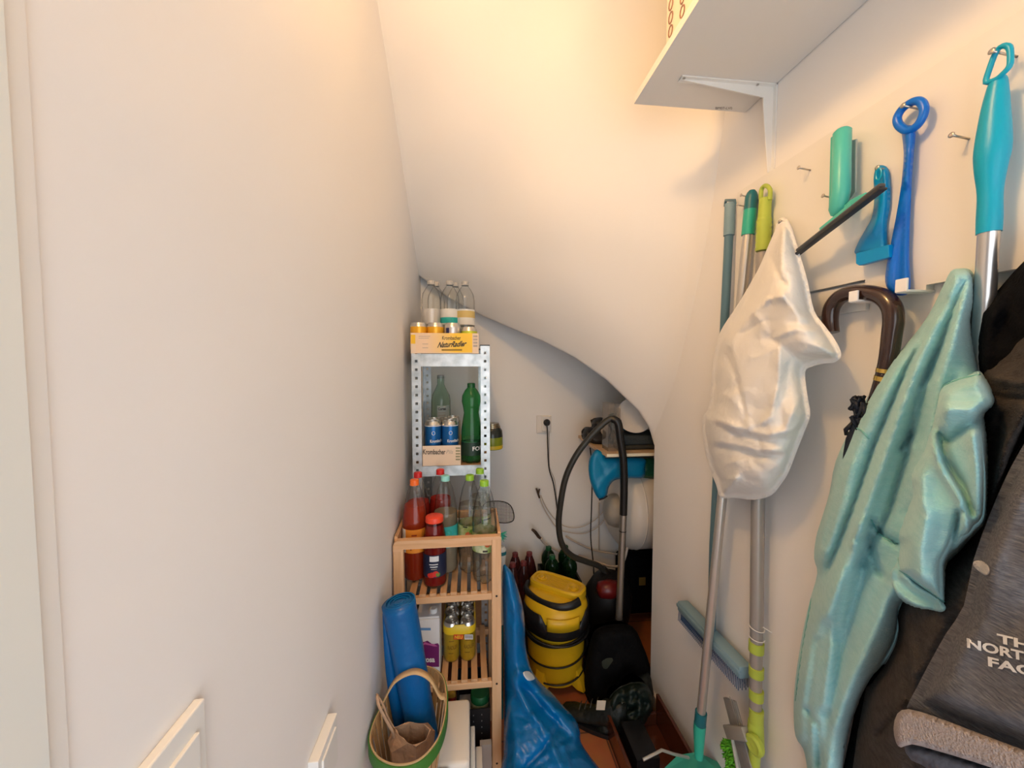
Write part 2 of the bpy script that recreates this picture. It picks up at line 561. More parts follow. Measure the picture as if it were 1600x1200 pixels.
# rounded lip and then back up behind
rows = ny + 1
for (dy, dz) in ((0.006, -0.005), (0.016, -0.006), (0.028, 0.004), (0.034, 0.03), (0.036, 0.3)):
    for i in range(nx + 1):
        p = V[ny * (nx + 1) + i]
        V.append(Vector((p.x, p.y + dy, p.z + dz)))
    rows += 1
top = len(V)
for i in range(nx + 1):
    p = V[ny * (nx + 1) + i]
    V.append(Vector((p.x, YB + 0.03, p.z + 0.55))) ; 
rows += 1
for j in range(rows - 1):
    for i in range(nx):
        a = j * (nx + 1) + i
        Fc.append((a, a + 1, a + nx + 2, a + nx + 1))
so = mesh_obj('ceiling_stair_soffit', V, Fc, plaster('soffit_plaster', (0.86, 0.845, 0.82), 1.3)); so['kind'] = 'structure'
# solid rear wall and sides of the unseen room, behind the daylight area light
rect_struct('wall_rear', (-2.0, -0.9, 0), (2.4, -0.8, 2.52), M_PL)
rect_struct('wall_room_left', (-2.0, -0.8, 0), (-1.9, 0.12, 2.52), M_PL)
rect_struct('wall_room_right', (2.3, -0.8, 0), (2.4, -0.1, 2.52), M_PL)
rect_struct('wall_front_left', (-1.9, 0.12, 0), (-0.35, 0.22, 2.52), M_PL)
rect_struct('wall_front_right', (XW + 0.09, -0.1, 0), (2.3, 0.0, 2.52), M_PL)
# door lining and casing at the near left
M_TRIM = mat('door_lining_paint', (0.78, 0.80, 0.77), 0.4)
p1 = atX(8, 0, XL + 0.004); p2 = atX(52, 300, XL + 0.004)
rect_struct('trim_1', (XL, 0.12, 0), (XL + 0.006, atX(40, 571, XL + .006).y, 2.52), M_TRIM)
rect_struct('trim_2', (XL, atX(40, 571, XL + .003).y - 0.002, 0), (XL + 0.003, atX(72, 571, XL + .003).y, 2.52), mat('casing_paint', (0.80, 0.79, 0.77), 0.5))
rect_struct('baseboard_back', (XL, YB - 0.010, 0), (1.6, YB + 0.002, 0.075), mat('terracotta_skirting', (0.42, 0.13, 0.05), 0.4))
# baseboard along the right wall
M_TILE = mat('baseboard_paint', (0.74, 0.66, 0.56), 0.4)
rect_struct('baseboard_right', (XW - 0.012, 0.3, 0), (XW + 0.002, YE + 0.004, 0.055), M_TILE)
# switch + second plate on the left wall
def plate(name, label, cat, y1, z1, z0, w, th):
    t = thing(name, label, cat, (XL, y1 - w / 2, z1 - 0.04))
    bm = bmesh.new(); box(bm, (XL + th / 2, y1 - w / 2, (z1 + z0) / 2), (th, w, z1 - z0), 0.0015)
    build('frame', bm, M_WHITE, t, False)
    return t
s1 = plate('light_switch', 'white light switch low on the left wall nearest the camera', 'light switch', atX(315, 1090, XL + .006).y, atX(315, 1090, XL + .006).z, atX(315, 1090, XL + .006).z - 0.16, 0.085, 0.009)
yy = atX(315, 1090, XL + .006).y; zz = atX(315, 1090, XL + .006).z
bx('rocker', (XL + 0.0085, yy - 0.072, zz - 0.147), (XL + 0.0125, yy - 0.013, zz - 0.02), M_WHITE, s1, 0.001)
s2p = atX(527, 1113, XL + .016)
s2 = plate('wall_outlet', 'white wall outlet box on the left wall just before the basket', 'outlet', s2p.y, s2p.z, s2p.z - 0.085, 0.085, 0.016)
bx('cover', (XL + 0.0155, s2p.y - 0.072, s2p.z - 0.072), (XL + 0.019, s2p.y - 0.013, s2p.z - 0.013), M_WHITE, s2, 0.001)

# ================================================================== HIGH SHELF
sh = thing('wall_shelf', 'wide white shelf board on brackets high on the right wall', 'shelf', (XW - 0.15, 0.5, 2.1))
zb = atX(1165, 176, XW).z; ye = atX(1165, 176, XW).y
xf = atZ(990, 163, zb).x
bx('board', (xf, -0.05, zb), (XW - 0.002, ye, zb + 0.019), mat('white_melamine', (0.76, 0.745, 0.72), 0.5), sh, 0.0)
M_BR = mat('bracket_white', (0.82, 0.82, 0.80), 0.35)
def bracket(yc):
    bm = bmesh.new()
    w = 0.011
    # horizontal leg tapering forward, vertical leg tapering down: channel with web
    for (pts) in ([(XW, zb), (XW - 0.25, zb), (XW - 0.25, zb - 0.004), (XW - 0.03, zb - 0.030), (XW - 0.03, zb - 0.045), (XW - 0.004, zb - 0.30), (XW, zb - 0.30)],):
        fr = [Vector((x, yc - 0.0015, z)) for x, z in pts]; bk = [Vector((x, yc + 0.0015, z)) for x, z in pts]
        V, Fc = prism_vf(fr, bk)
        vv = [bm.verts.new(v) for v in V]
        for f in Fc: bm.faces.new([vv[i] for i in f])
    box(bm, (XW - 0.125, yc, zb - 0.002), (0.25, 2 * w, 0.003))
    box(bm, (XW - 0.002, yc, zb - 0.15), (0.003, 2 * w, 0.30))
    o = build('bracket', bm, M_BR, sh, False)
    for (x, z) in ((XW - 0.243, zb - 0.004), (XW - 0.05, zb - 0.004)):
        lathe('screw', [(0.0, 0.0), (0.003, 0), (0.003, 0.0015), (0, 0.002)], mat('screw_metal', (0.5, 0.48, 0.45), 0.35, 1.0), o, 8, M=axisM((x, yc - 0.006, z), (0, 0, -1)))
    return o
ybk = atX(1210, 140, XW).y
bracket(ybk)
bracket(ybk - 0.72)
lettering('stamp', 'BM07-LV0', lambda u, v: atZ(1118 + u, 171 - v * 1.0, zb - 0.0006), mat('stamp_ink', (0.12, 0.10, 0.09), 0.6), sh, width=26, height=4)
# packet on the shelf
pk = thing('paper_pack', 'tall white pack with red brown print standing on the high shelf', 'pack', (0.6, ye - 0.25, zb + 0.02))
M_PK = mat('pack_paper', (0.80, 0.74, 0.60), 0.5, bump=(30, 0.3))
q = atY(1040, 40, ye - 0.10)
x_pk = xf + 0.030
yp2 = ye - 0.09
d_ = ray(1038, 60); ypf = x_pk * d_.y / d_.x
bm = bmesh.new(); box(bm, (x_pk + 0.09, ypf - 0.10, zb + 0.019 + 0.12), (0.18, 0.20, 0.24), 0.012)
build('wrapper', bm, M_PK, pk, True)
M_PRB = mat('brown_print', (0.30, 0.16, 0.12), 0.6)
for j in range(2):
    bm = bmesh.new()
    for k in range(7):
        c = Vector((x_pk - 0.0006, ypf - 0.03 - j * 0.05, zb + 0.05 + k * 0.03))
        V, Fc = tube_vf([c + Vector((0, 0.009 * math.cos(a), 0.012 * math.sin(a))) for a in [i * math.pi / 5 for i in range(10)]], 0.0016, 5, True)
        vv = [bm.verts.new(v) for v in V]
        for f in Fc: bm.faces.new([vv[i] for i in f])
    build('print', bm, M_PRB, pk, True)

# ================================================================== HOOK BOARD
bd = thing('hook_board', 'long white hanging board with screws on the right wall', 'hook board', (XW, 0.6, 1.7))
M_BD = mat('board_white', (0.80, 0.79, 0.765), 0.4)
TB = 0.016
def bz(px, py): return onwall(px, py, TB)
ztop = bz(1300, 205.5).z; ztop = (bz(1200, 270).z + bz(1580, 25).z) / 2
yA = bz(1152, 305).y
z1_, z2_, z3_ = bz(1560, 425).z, bz(1400, 461).z, bz(1300, 448).z; ya_, yb_ = bz(1447, 445).y, bz(1352, 437).y
fr = [Vector((XW - TB, y, z)) for y, z in ((-.08, z1_), (ya_, z1_), (ya_, z2_), (yb_, z2_), (yb_, z3_), (yA, z3_), (yA, ztop), (-.08, ztop))]
V, Fc = prism_vf(fr, [Vector((XW - .001, p.y, p.z)) for p in fr]); mesh_obj('panel', V, Fc, M_BD, bd, False)
# lower strip with the white hooks
st = thing('hook_strip', 'narrow white strip with clips under the board', 'hook strip', (XW, 0.8, 1.5))
zz0 = onwall(1300, 492, .01).z
bx('rail', (XW - 0.010, onwall(1352, 480, .01).y, zz0), (XW - 0.001, onwall(1248, 480, .01).y, bz(1300, 448).z - 0.004), M_BD, st, 0.001)
M_SCREW = mat('steel_screw', (0.55, 0.50, 0.45), 0.3, 1.0)
def nail(px, py, L=0.03, par=None):
    """the head of the screw sits at the pixel"""
    p = onwall(px, py, TB + L)
    tilt = Vector((-1, 0, 0.12))
    a = Vector((XW - TB + 0.002, p.y, p.z - 0.004))
    V, Fc = merge([tube_vf([a, p], 0.0016, 8), (lambda vf: ([axisM(p, tilt) @ Vector(v) for v in vf[0]], vf[1]))(lathe_vf([(0.0, -0.002), (0.0042, 0.0), (0.0042, 0.001), (0.002, 0.0018), (0, 0.0012)], 10))])
    return mesh_obj('screw', V, Fc, M_SCREW, par or bd, True)
for (x, y, l) in ((1158, 305, .022), (1152, 320, .022), (1248, 262, .028), (1286, 306, .025), (1218, 346, .022), (1411, 165, .035), (1371, 262, .022), (1487, 211, .03), (1550, 80, .04)):
    nail(x, y, l)
M_CLIP = mat('white_clip', (0.85, 0.85, 0.85), 0.35)
def clip(px, py, w, h, off, par, name='clip'):
    p = onwall(px, py, off)
    bm = bmesh.new()
    box(bm, (XW - off, p.y, p.z), (0.004, w, h), 0.0012)
    box(bm, ((XW - off + XW) / 2, p.y, p.z - h * 0.45), (off, w, 0.004), 0.001)
    return build(name, bm, M_CLIP, par, False)
clip(1409, 446, 0.018, 0.022, 0.052, bd)
clip(1334, 463, 0.017, 0.020, 0.052, st)

# ================================================================== POLES AND TOOLS on the right wall
def wpt(px, py, off): return onwall(px, py, off)
def wtube(name, pts, r, m, parent, n=14, sub=0, flat=1.0):
    return tube(name, [wpt(*p) for p in pts], r, m, parent, n=n, sub=sub, flat=flat, up=(1, 0, 0))
# grey-blue broom, hung by its handle
M_BLUEG = mat('grey_blue_plastic', (0.10, 0.20, 0.26), 0.35)
M_BLUEG2 = mat('grey_blue_plastic_light', (0.20, 0.32, 0.38), 0.4)
br = thing('broom', 'grey blue broom with brush head hanging leftmost among the poles', 'broom', wpt(1130, 600, .03))
wtube('handle', [(1139, 365, .028), (1115, 850, .022), (1111, 1010, .030)], 0.0118, M_BLUEG, br)
wtube('grip', [(1141, 318, .028), (1139, 368, .028)], 0.0145, M_BLUEG2, br)
tube('hanging_hook', [wpt(1133, 322, .020), wpt(1134, 313, .026), wpt(1148, 313, .026), wpt(1149, 322, .020)], 0.004, M_BLUEG, br, n=8, up=(1, 0, 0))
# brush head: runs from upper left to lower right
def bar_between(name, A, B, W, T, m, parent, up=Vector((-1, 0, 0)), bev=0.006, taper=None):
    d = (B - A); Ln = d.length; d.normalize()
    x = up - d * up.dot(d); x.normalize(); y = d.cross(x)
    bm = bmesh.new(); vs_ = box(bm, (0, 0, Ln / 2), (T, W, Ln), bev)
    M = Matrix((x, y, d)).transposed().to_4x4(); M.translation = A
    bmesh.ops.transform(bm, matrix=M, verts=bm.verts[:])
    return sharp(build(name, bm, m, parent, True), 30)
A = wpt(1066, 945, .032); B = wpt(1166, 1052, .032)
bar_between('brush_head', A, B, 0.036, 0.040, M_BLUEG2, br, bev=0.007)
bar_between('brush_ridge', A + Vector((-0.018, 0, .004)), B + Vector((-0.018, 0, .004)), 0.012, 0.010, M_BLUEG2, br, bev=0.003)
dirb = (B - A).normalized(); down = Vector((0, -dirb.z, dirb.y)); down = down if down.z < 0 else -down
VF = []
for k in range(46):
    for j in range(4):
        s = 0.02 + 0.96 * k / 45
        p = A.lerp(B, s) + Vector((0.012 - j * 0.009, 0, 0)) + down * 0.016
        VF.append(tube_vf([p, p + down * 0.034 + Vector((-0.004 * (j - 1.5) / 2, 0, 0))], 0.0013, 4))
V, Fc = merge(VF)
mesh_obj('bristles', V, Fc, mat('blue_bristle', (0.03, 0.07, 0.15), 0.5), br, False)
# metal pole with teal handle standing on a teal head
M_ALU = mat('brushed_aluminium', (0.58, 0.56, 0.52), 0.35, 0.7)
M_TEAL = mat('teal_plastic', (0.03, 0.42, 0.30), 0.35)
M_TEALD = mat('dark_teal_plastic', (0.01, 0.14, 0.17), 0.4)
M_MINT = mat('mint_green_plastic', (0.08, 0.50, 0.43), 0.35)
mp_ = thing('floor_wiper', 'metal pole wiper with dark teal and mint grips standing on a teal foot', 'floor wiper', wpt(1097, 1190, .12))
P0 = wpt(1169, 360, .036); P1 = wpt(1095, 1118, .072)
tube('pole', [P0, P1], 0.0125, M_ALU, mp_, n=18)
dv = (P1 - P0).normalized()
tube('grip', [P0 - dv * 0.052, P0 + dv * 0.012], 0.0152, M_TEAL, mp_, n=18)
tube('end_cap', [P0 - dv * 0.100, P0 - dv * 0.094, P0 - dv * 0.085, P0 - dv * 0.045], [0.007, 0.0115, 0.0145, 0.0150], M_TEALD, mp_, n=18)
P2 = wpt(1092, 1180, .080)
tube('socket_collar', [P1 - dv * 0.012, P1 + dv * 0.035], 0.0165, M_TEALD, mp_, n=18)
tube('socket', [P1 + dv * 0.028, P1 + dv * 0.05, P2 + dv * .01], [0.0172, 0.017, 0.012], M_TEAL, mp_, n=18)
foot = [atZ(x, y, 0.14) for x, y in ((1070, 1190), (1090, 1182), (1112, 1184), (1160, 1222), (1010, 1222))]
fc_ = P2 + Vector((0, 0, -0.032))
bm = bmesh.new()
V = []
Fx = Vector((1, 0, 0)); Fy = Vector((0, 1, 0))
prof = [(-0.13, -0.05), (-0.13, 0.02), (-0.04, 0.05), (0.03, 0.05), (0.105, 0.02), (0.105, -0.05)]
topv = [bm.verts.new((fc_.x + a * 0.92, fc_.y + b, fc_.z - 0.006 - abs(a) * 0.24)) for a, b in prof]
botv = [bm.verts.new((fc_.x + a * 0.92, fc_.y + b, fc_.z - 0.022 - abs(a) * 0.24)) for a, b in prof]
bm.faces.new(topv); bm.faces.new(botv[::-1])
for i in range(6): bm.faces.new((topv[i], botv[i], botv[(i + 1) % 6], topv[(i + 1) % 6]))
build('foot_plate', bm, mat('teal_foot', (0.03, 0.27, 0.19), 0.4), mp_, False)
bar_between('hinge', fc_ + Vector((-0.022, -0.01, -.004)), fc_ + Vector((0.02, -0.01, -.004)), 0.028, 0.022, M_TEAL, mp_, bev=0.004)
# lime handled telescopic mop with grey flat head folded upwards
M_LIME = mat('lime_plastic', (0.42, 0.52, 0.07), 0.4)
M_GREYP = mat('grey_tube', (0.36, 0.34, 0.32), 0.38, 0.35)
M_GREYH = mat('grey_mop_plate', (0.22, 0.21, 0.195), 0.5, bump=(60, 0.2))
lm = thing('telescopic_mop', 'lime green and grey telescopic mop behind the white bag', 'mop', wpt(1180, 1180, .04))
OF = 0.035
wtube('pole', [(1192, 395, OF), (1184, 800, OF), (1182, 985, OF)], 0.0155, M_GREYP, lm, 18)
wtube('pole', [(1182, 985, OF), (1180, 1110, OF)], 0.0145, M_GREYP, lm, 18)
pts = []
rr = []
for k in range(15):
    t = k / 14
    pts.append(wpt(1194 - 2 * t, 342 + 50 * t, OF)); rr.append(0.0160 + (0.0014 if k % 2 else -0.0004))
tube('grip', pts, rr, M_LIME, lm, n=20, up=(1, 0, 0))
tube('grip_top', [wpt(1196, 310, OF), wpt(1195, 325, OF), wpt(1194, 343, OF)], [0.0135, 0.0140, 0.0150], M_LIME, lm, n=18, up=(1, 0, 0))
tube('hanging_loop', [wpt(1189, 312, OF), wpt(1190, 296, OF), wpt(1196, 290, OF), wpt(1203, 296, OF), wpt(1203, 312, OF)], 0.0050, M_LIME, lm, n=10, sub=4, up=(1, 0, 0))
for (y0, y1, r) in ((1003, 1018, .0175), (1042, 1056, .0172), (1078, 1092, .0168), (1108, 1130, .0165)):
    wtube('collar', [(1182, y0, OF), (1181.5, y1, OF)], r, M_LIME, lm, 18)
wtube('joint_socket', [(1181, 1128, OF), (1180, 1160, OF)], [0.0175, 0.0205], M_LIME, lm, 18)
jc = wpt(1179, 1164, OF + .02)
lathe('joint_wheel', [(0, -0.008), (0.022, -0.008), (0.024, -0.004), (0.024, 0.004), (0.018, 0.008), (0.009, 0.006), (0, 0.008)], M_LIME, lm, 20, M=axisM(jc, (-1, -.2, 0)))
wtube('swivel_arm', [(1179, 1165, OF + .005), (1179, 1196, OF + .005)], [0.015, 0.012], M_LIME, lm, 14)
fa = wpt(1140, 1092, .05); fb = wpt(1178, 1238, .05)
bar_between('mop_plate', fa, fb, 0.050, 0.010, M_GREYH, lm, bev=0.002)
for s in (-0.010, 0.002, 0.013):
    dd = Vector((0, s, 0))
    tube('plate_rib', [wpt(1145, 1094, .058) + dd, wpt(1162, 1150, .058) + dd], 0.0016, M_GREYH, lm, n=6, up=(1, 0, 0))
bar_between('plate_clamp', wpt(1137, 1143, .06), wpt(1167, 1147, .06), 0.030, 0.020, mat('grey_clamp', (0.27, 0.26, 0.23), .5), lm, bev=0.003)
bar_between('plate_edge', wpt(1143, 1148, .058), wpt(1158, 1232, .058), 0.005, 0.008, mat('pale_grey_edge', (0.42, 0.42, 0.36), .5), lm, bev=0.001)
VF = []
random.seed(3)
for k in range(420):
    s = random.random()
    c = wpt(1138 + 13 * s + random.uniform(-5, 6), 1160 + 62 * s, .045 + random.uniform(-.006, .006))
    dr = Vector((random.uniform(-.6, .1), random.uniform(-.2, 1.0), random.uniform(-.6, .5))).normalized() * random.uniform(.010, .020)
    VF.append(tube_vf([c, c + dr * .6, c + dr + Vector((0, 0, -.004))], [0.0026, 0.0028, 0.0012], 5))
V, Fc = merge(VF)
mesh_obj('chenille_pad', V, Fc, mat('bright_green_chenille', (0.10, 0.42, 0.02), 0.8), lm, True)
# white twist tie round the mop pole
tie = thing('twist_tie', 'thin white string tied round the grey mop pole', 'string', wpt(1183, 985, .05))
M_STR = mat('white_string', (0.78, 0.76, 0.72), 0.6)
c0 = wpt(1182.5, 980, OF); c1 = wpt(1182.5, 996, OF)
for c, tl in ((c0, 0.5), (c1, 0.2)):
    tube('loop', [c + Vector((0.0172 * math.cos(a), 0.0172 * math.sin(a), 0.006 * tl * math.sin(a - .5))) for a in [i * math.pi / 12 for i in range(24)]], 0.0011, M_STR, tie, n=6, closed=True)
tube('tail', [wpt(1192, 980, .05), wpt(1200, 985, .045), wpt(1206, 989, .035)], 0.0010, M_STR, tie, n=6, sub=3)

# mint window squeegee: handle cylinder up, blade diagonal
sq = thing('window_squeegee', 'mint green squeegee with long dark rubber blade tilted on the board', 'squeegee', wpt(1310, 280, .05))
wtube('handle', [(1316, 202, .055), (1316, 206, .055), (1314, 300, .058), (1309, 328, .060), (1304, 338, .060)], [0.010, 0.0145, 0.0150, 0.0145, 0.007], M_MINT, sq, 20)
wall_prism('handle_shell', [(1297, 215), (1306, 208), (1308, 330), (1300, 338), (1294, 330)], .028, .052, M_MINT, sq, .002)
wall_prism('water_channel', [(1326, 221), (1337, 217), (1336, 300), (1326, 314)], .030, .034, mat('grey_clear_plastic', (0.42, 0.47, 0.43), .3), sq, .0005)
wall_prism('neck', [(1303, 335), (1328, 312), (1352, 300), (1352, 308), (1330, 322), (1300, 345)], .045, .062, M_MINT, sq, .002)
A = wpt(1380, 288, .085); B = wpt(1244, 394, .062)
bar_between('blade_holder', A, B, 0.008, 0.011, mat('dark_grey_blade_rail', (0.10, 0.10, 0.10), .3, .5), sq, bev=0.003)
bar_between('rubber_blade', A + Vector((-.004, -.004, -.008)), B + Vector((-.004, -.004, -.008)), 0.004, 0.014, mat('dark_rubber', (0.03, 0.03, 0.032), .5), sq, bev=0.0008)
bar_between('blade_clip', wpt(1332, 323, .07), wpt(1284, 361, .065), 0.014, 0.010, M_MINT, sq, bev=0.002)
# teal-blue scraper
M_CYAN = mat('cyan_plastic', (0.0, 0.27, 0.62), 0.3)
sc_ = thing('ice_scraper', 'short teal blue scraper hanging behind the squeegee blade', 'scraper', wpt(1365, 330, .03))
o, _ = relief('body', [(1369, 262), (1378, 258), (1388, 264), (1391, 285), (1391, 320), (1386, 350), (1387, 383), (1391, 398), (1362, 400), (1337, 397), (1338, 385), (1350, 362), (1362, 340), (1366, 310), (1365, 280)], M_CYAN, wall_map, 0.030, 9, [fold_field([([(1372, 268), (1373, 284)], 5, -0.012), ([(1381, 300), (1376, 330), (1365, 365)], 5, 0.003)])], step=4, parent=sc_, backf=wall_back(0.018), dmin=.021)
wall_prism('blade', [(1337, 396), (1388, 382), (1389, 402), (1342, 415), (1337, 412)], .030, .041, M_CYAN, sc_, .001)
tube('hanging_hole', [wpt(1373, 272, .0475) + Vector((0, 0.0045 * math.cos(a), 0.010 * math.sin(a))) for a in [i * math.pi / 8 for i in range(16)]], 0.0013, mat('cyan_light', (0.0, .35, .5), .3), sc_, n=6, closed=True)
# long blue shoehorn
M_BLUE = mat('royal_blue_plastic', (0.0, 0.15, 0.68), 0.3)
shn = thing('shoehorn', 'long royal blue shoehorn with ring handle on the board', 'shoehorn', wpt(1415, 300, .03))
ringc = [(1423, 158), (1438, 156), (1447, 168), (1444, 186), (1434, 200), (1417, 207), (1401, 197), (1400, 183), (1408, 168)]
tube('ring', [wpt(x, y, .036) for x, y in [(1426, 159), (1438, 159), (1444, 170), (1441, 184), (1432, 197), (1418, 204), (1405, 196), (1402, 184), (1410, 170)]], 0.0062, M_BLUE, shn, n=12, closed=True, sub=5, up=(1, 0, 0))
o, _ = relief('shank', [(1410, 200), (1430, 200), (1428, 240), (1425, 280), (1422, 350), (1421, 400), (1423, 440), (1420, 458), (1405, 462), (1390, 455), (1383, 440), (1386, 410), (1396, 360), (1405, 310), (1409, 280), (1412, 240)], M_BLUE, wall_map, 0.038, 7, [fold_field([([(1418, 240), (1417, 280)], 8, 0.002), ([(1416, 300), (1407, 380), (1402, 450)], 9, -0.008)])], step=5, parent=shn, backf=wall_back(0.022), dmin=.026)
# turquoise handle on a metal tube (behind the clothes)
M_TURQ = mat('turquoise_plastic', (0.0, 0.36, 0.56), 0.35)
tq = thing('duster_pole', 'thick turquoise handle with silver tube hanging at far right', 'duster', wpt(1550, 300, .04))
tube('hanging_loop', [wpt(x, y, .048) for x, y in [(1541, 128), (1546, 108), (1556, 82), (1566, 72), (1577, 74), (1579, 92), (1577, 104), (1567, 115), (1556, 124)]], 0.0034, M_TURQ, tq, n=10, closed=True, sub=3, up=(1, 0, 0))
wtube('handle', [(1560, 122, .042), (1559, 132, .042), (1555, 170, .042), (1551, 230, .043), (1548, 262, .044), (1547, 300, .044), (1546, 340, .044), (1545, 364, .044)], [0.007, 0.0095, 0.0135, 0.0175, 0.0155, 0.0122, 0.0125, 0.0122], M_TURQ, tq, 22, sub=4)
wtube('tube', [(1545, 362, .044), (1538, 480, .038), (1510, 900, .020)], 0.0108, mat('silver_tube', (0.66, 0.66, 0.66), .28, .9), tq, 20)
# ================================================================== UMBRELLA
M_UMB = mat('dark_brown_lacquer', (0.035, 0.014, 0.009), 0.22, coat=0.5)
um = thing('umbrella', 'dark umbrella with curved brown hook handle and two gold rings', 'umbrella', wpt(1350, 600, .04))
hp = [(1299, 520), (1297, 500), (1300, 480), (1313, 464), (1334, 457), (1360, 458), (1380, 465), (1393, 480), (1396, 500), (1393, 525), (1388, 560), (1380, 590), (1366, 632)]
hr_ = [.0135, .0140, .0142, .0142, .0140, .0140, .0142, .0145, .0145, .0140, .0132, .0120, .0108]
wtube('handle', [(x, y, .034) for x, y in hp], hr_, M_UMB, um, 18, sub=5)
M_GOLD = mat('gold_ring', (0.75, 0.50, 0.12), .25, 1.0)
for a, b in (((1385, 576), (1383.5, 582)), ((1382, 588), (1380, 595))):
    wtube('gold_ring', [(*a, .034), (*b, .034)], 0.0137, M_GOLD, um, 20)
M_NAVY = mat('navy_umbrella_cloth', (0.006, 0.010, 0.022), 0.45, bump=(40, .5))
# folded canopy: pleated long cone
P0 = wpt(1362, 640, .034); P1 = wpt(1300, 1150, .034)
V = []; Fc = []
nr, nc = 24, 28
dd = (P1 - P0).normalized(); X_ = Vector((1, 0, 0)); Y_ = dd.cross(X_).normalized()
for j in range(nr):
    t = j / (nr - 1); c = P0.lerp(P1, t)
    base = 0.014 + 0.016 * min(1, t * 10) * (1 - t * 0.6)
    for i in range(nc):
        a = 2 * math.pi * i / nc
        r = base * (1 + 0.22 * math.sin(a * 7 + t * 3) + 0.15 * noise.noise(Vector((a, t * 9, 1))))
        V.append(c + (X_ * math.cos(a) * 0.85 + Y_ * math.sin(a)) * r)
for j in range(nr - 1):
    for i in range(nc):
        k = (i + 1) % nc; Fc.append((j * nc + i, j * nc + k, (j + 1) * nc + k, (j + 1) * nc + i))
Fc.append(tuple(range(nc))); Fc.append(tuple((nr - 1) * nc + i for i in range(nc)))
mesh_obj('folded_canopy', V, Fc, M_NAVY, um)
VF = []
for k in range(44):
    c = wpt(1346 + random.uniform(-14, 8), 636 + random.uniform(-16, 26), .046 + random.uniform(-.01, .01))
    VF.append(tube_vf([c, c + Vector((random.uniform(-.006, .004), random.uniform(-.01, .01), random.uniform(-.018, .004))), c + Vector((0, random.uniform(-.012, .012), -.024))], 0.0040, 5))
V, Fc = merge(VF); mesh_obj('ruffle', V, Fc, M_NAVY, um)

# ================================================================== WHITE PLASTIC BAG
M_BAG = mat('white_bag_film', (0.80, 0.79, 0.765), 0.5, bump=(60, 0.25, 4), spec=.3)
pb = thing('plastic_bag', 'crumpled white plastic bag hanging on a screw in front of the poles', 'bag', wpt(1190, 560, .08))
bag_ol = [(1217, 350), (1224, 346), (1235, 351), (1243, 375), (1252, 405), (1262, 440), (1272, 485), (1288, 508), (1303, 528), (1313, 547), (1313, 559), (1302, 567), (1288, 568), (1268, 573), (1258, 582), (1262, 620), (1266, 648), (1258, 672), (1245, 705), (1232, 738), (1220, 757), (1205, 774), (1178, 781), (1150, 778), (1126, 777), (1119, 758), (1110, 735), (1102, 708), (1097, 675), (1098, 652), (1106, 640), (1110, 615), (1112, 580), (1117, 545), (1124, 522), (1133, 505), (1150, 480), (1167, 452), (1185, 420), (1200, 385), (1210, 362)]
bag_r = [
 ([(1206, 400), (1212, 420), (1222, 440)], 7, -0.030), ([(1222, 360), (1219, 410), (1221, 435)], 3, 0.006),
 ([(1232, 360), (1245, 420), (1262, 480)], 9, 0.014),
 ([(1223, 463), (1200, 468), (1165, 500), (1140, 540)], 5, 0.022), ([(1223, 463), (1250, 495), (1288, 512)], 7, 0.018),
 ([(1202, 527), (1225, 545), (1252, 566)], 8, -0.030), ([(1205, 530), (1240, 515), (1290, 520)], 6, 0.014),
 ([(1250, 550), (1280, 552), (1310, 555)], 9, 0.022),
 ([(1218, 540), (1217, 600), (1205, 650), (1190, 662)], 6, 0.022), ([(1135, 555), (1150, 590), (1165, 650)], 5, -0.020),
 ([(1145, 540), (1160, 610), (1172, 665)], 5, 0.010),
 ([(1113, 650), (1140, 665), (1200, 680), (1235, 672), (1262, 652)], 5, 0.020), ([(1115, 662), (1150, 680), (1200, 690), (1240, 684)], 5, -0.014),
 ([(1125, 700), (1150, 702), (1180, 712), (1222, 712)], 6, -0.026), ([(1120, 690), (1150, 695), (1185, 704), (1225, 704)], 4, 0.016),
 ([(1115, 735), (1135, 748), (1150, 748)], 5, 0.016), ([(1150, 748), (1128, 776)], 4, 0.012), ([(1225, 712), (1220, 740), (1207, 770)], 5, 0.014),
 ([(1262, 600), (1240, 640), (1230, 665)], 5, 0.013), ([(1104, 645), (1106, 690), (1118, 735)], 5, 0.012), ([(1218, 600), (1216, 640), (1222, 664)], 5, -0.012),
 ([(1165, 480), (1190, 500), (1200, 525)], 6, 0.010), ([(1135, 520), (1160, 520), (1200, 500)], 5, -0.010)]
o, _ = relief('film', bag_ol, M_BAG, wall_map, 0.125, 55, [fold_field([(p_, w_ * 1.3, a_ * .62) for p_, w_, a_ in bag_r], 1.0), fold_field(creases(bag_ol, 90, 15, 70, 5, .0048, 4), 1.0), nzf(0.010, 0.018, 2.0)], step=3.6, parent=pb,
              backf=wall_back(0.064), dmin=.067)
# hanging loops of the bag handles
tube('handle_strap', [wpt(1213, 366, .040), wpt(1216, 352, .034), wpt(1220, 344, .030), wpt(1228, 346, .032), wpt(1236, 362, .040)], [0.004, 0.005, 0.005, 0.005, 0.004], M_BAG, pb, n=8, sub=3, up=(1, 0, 0))

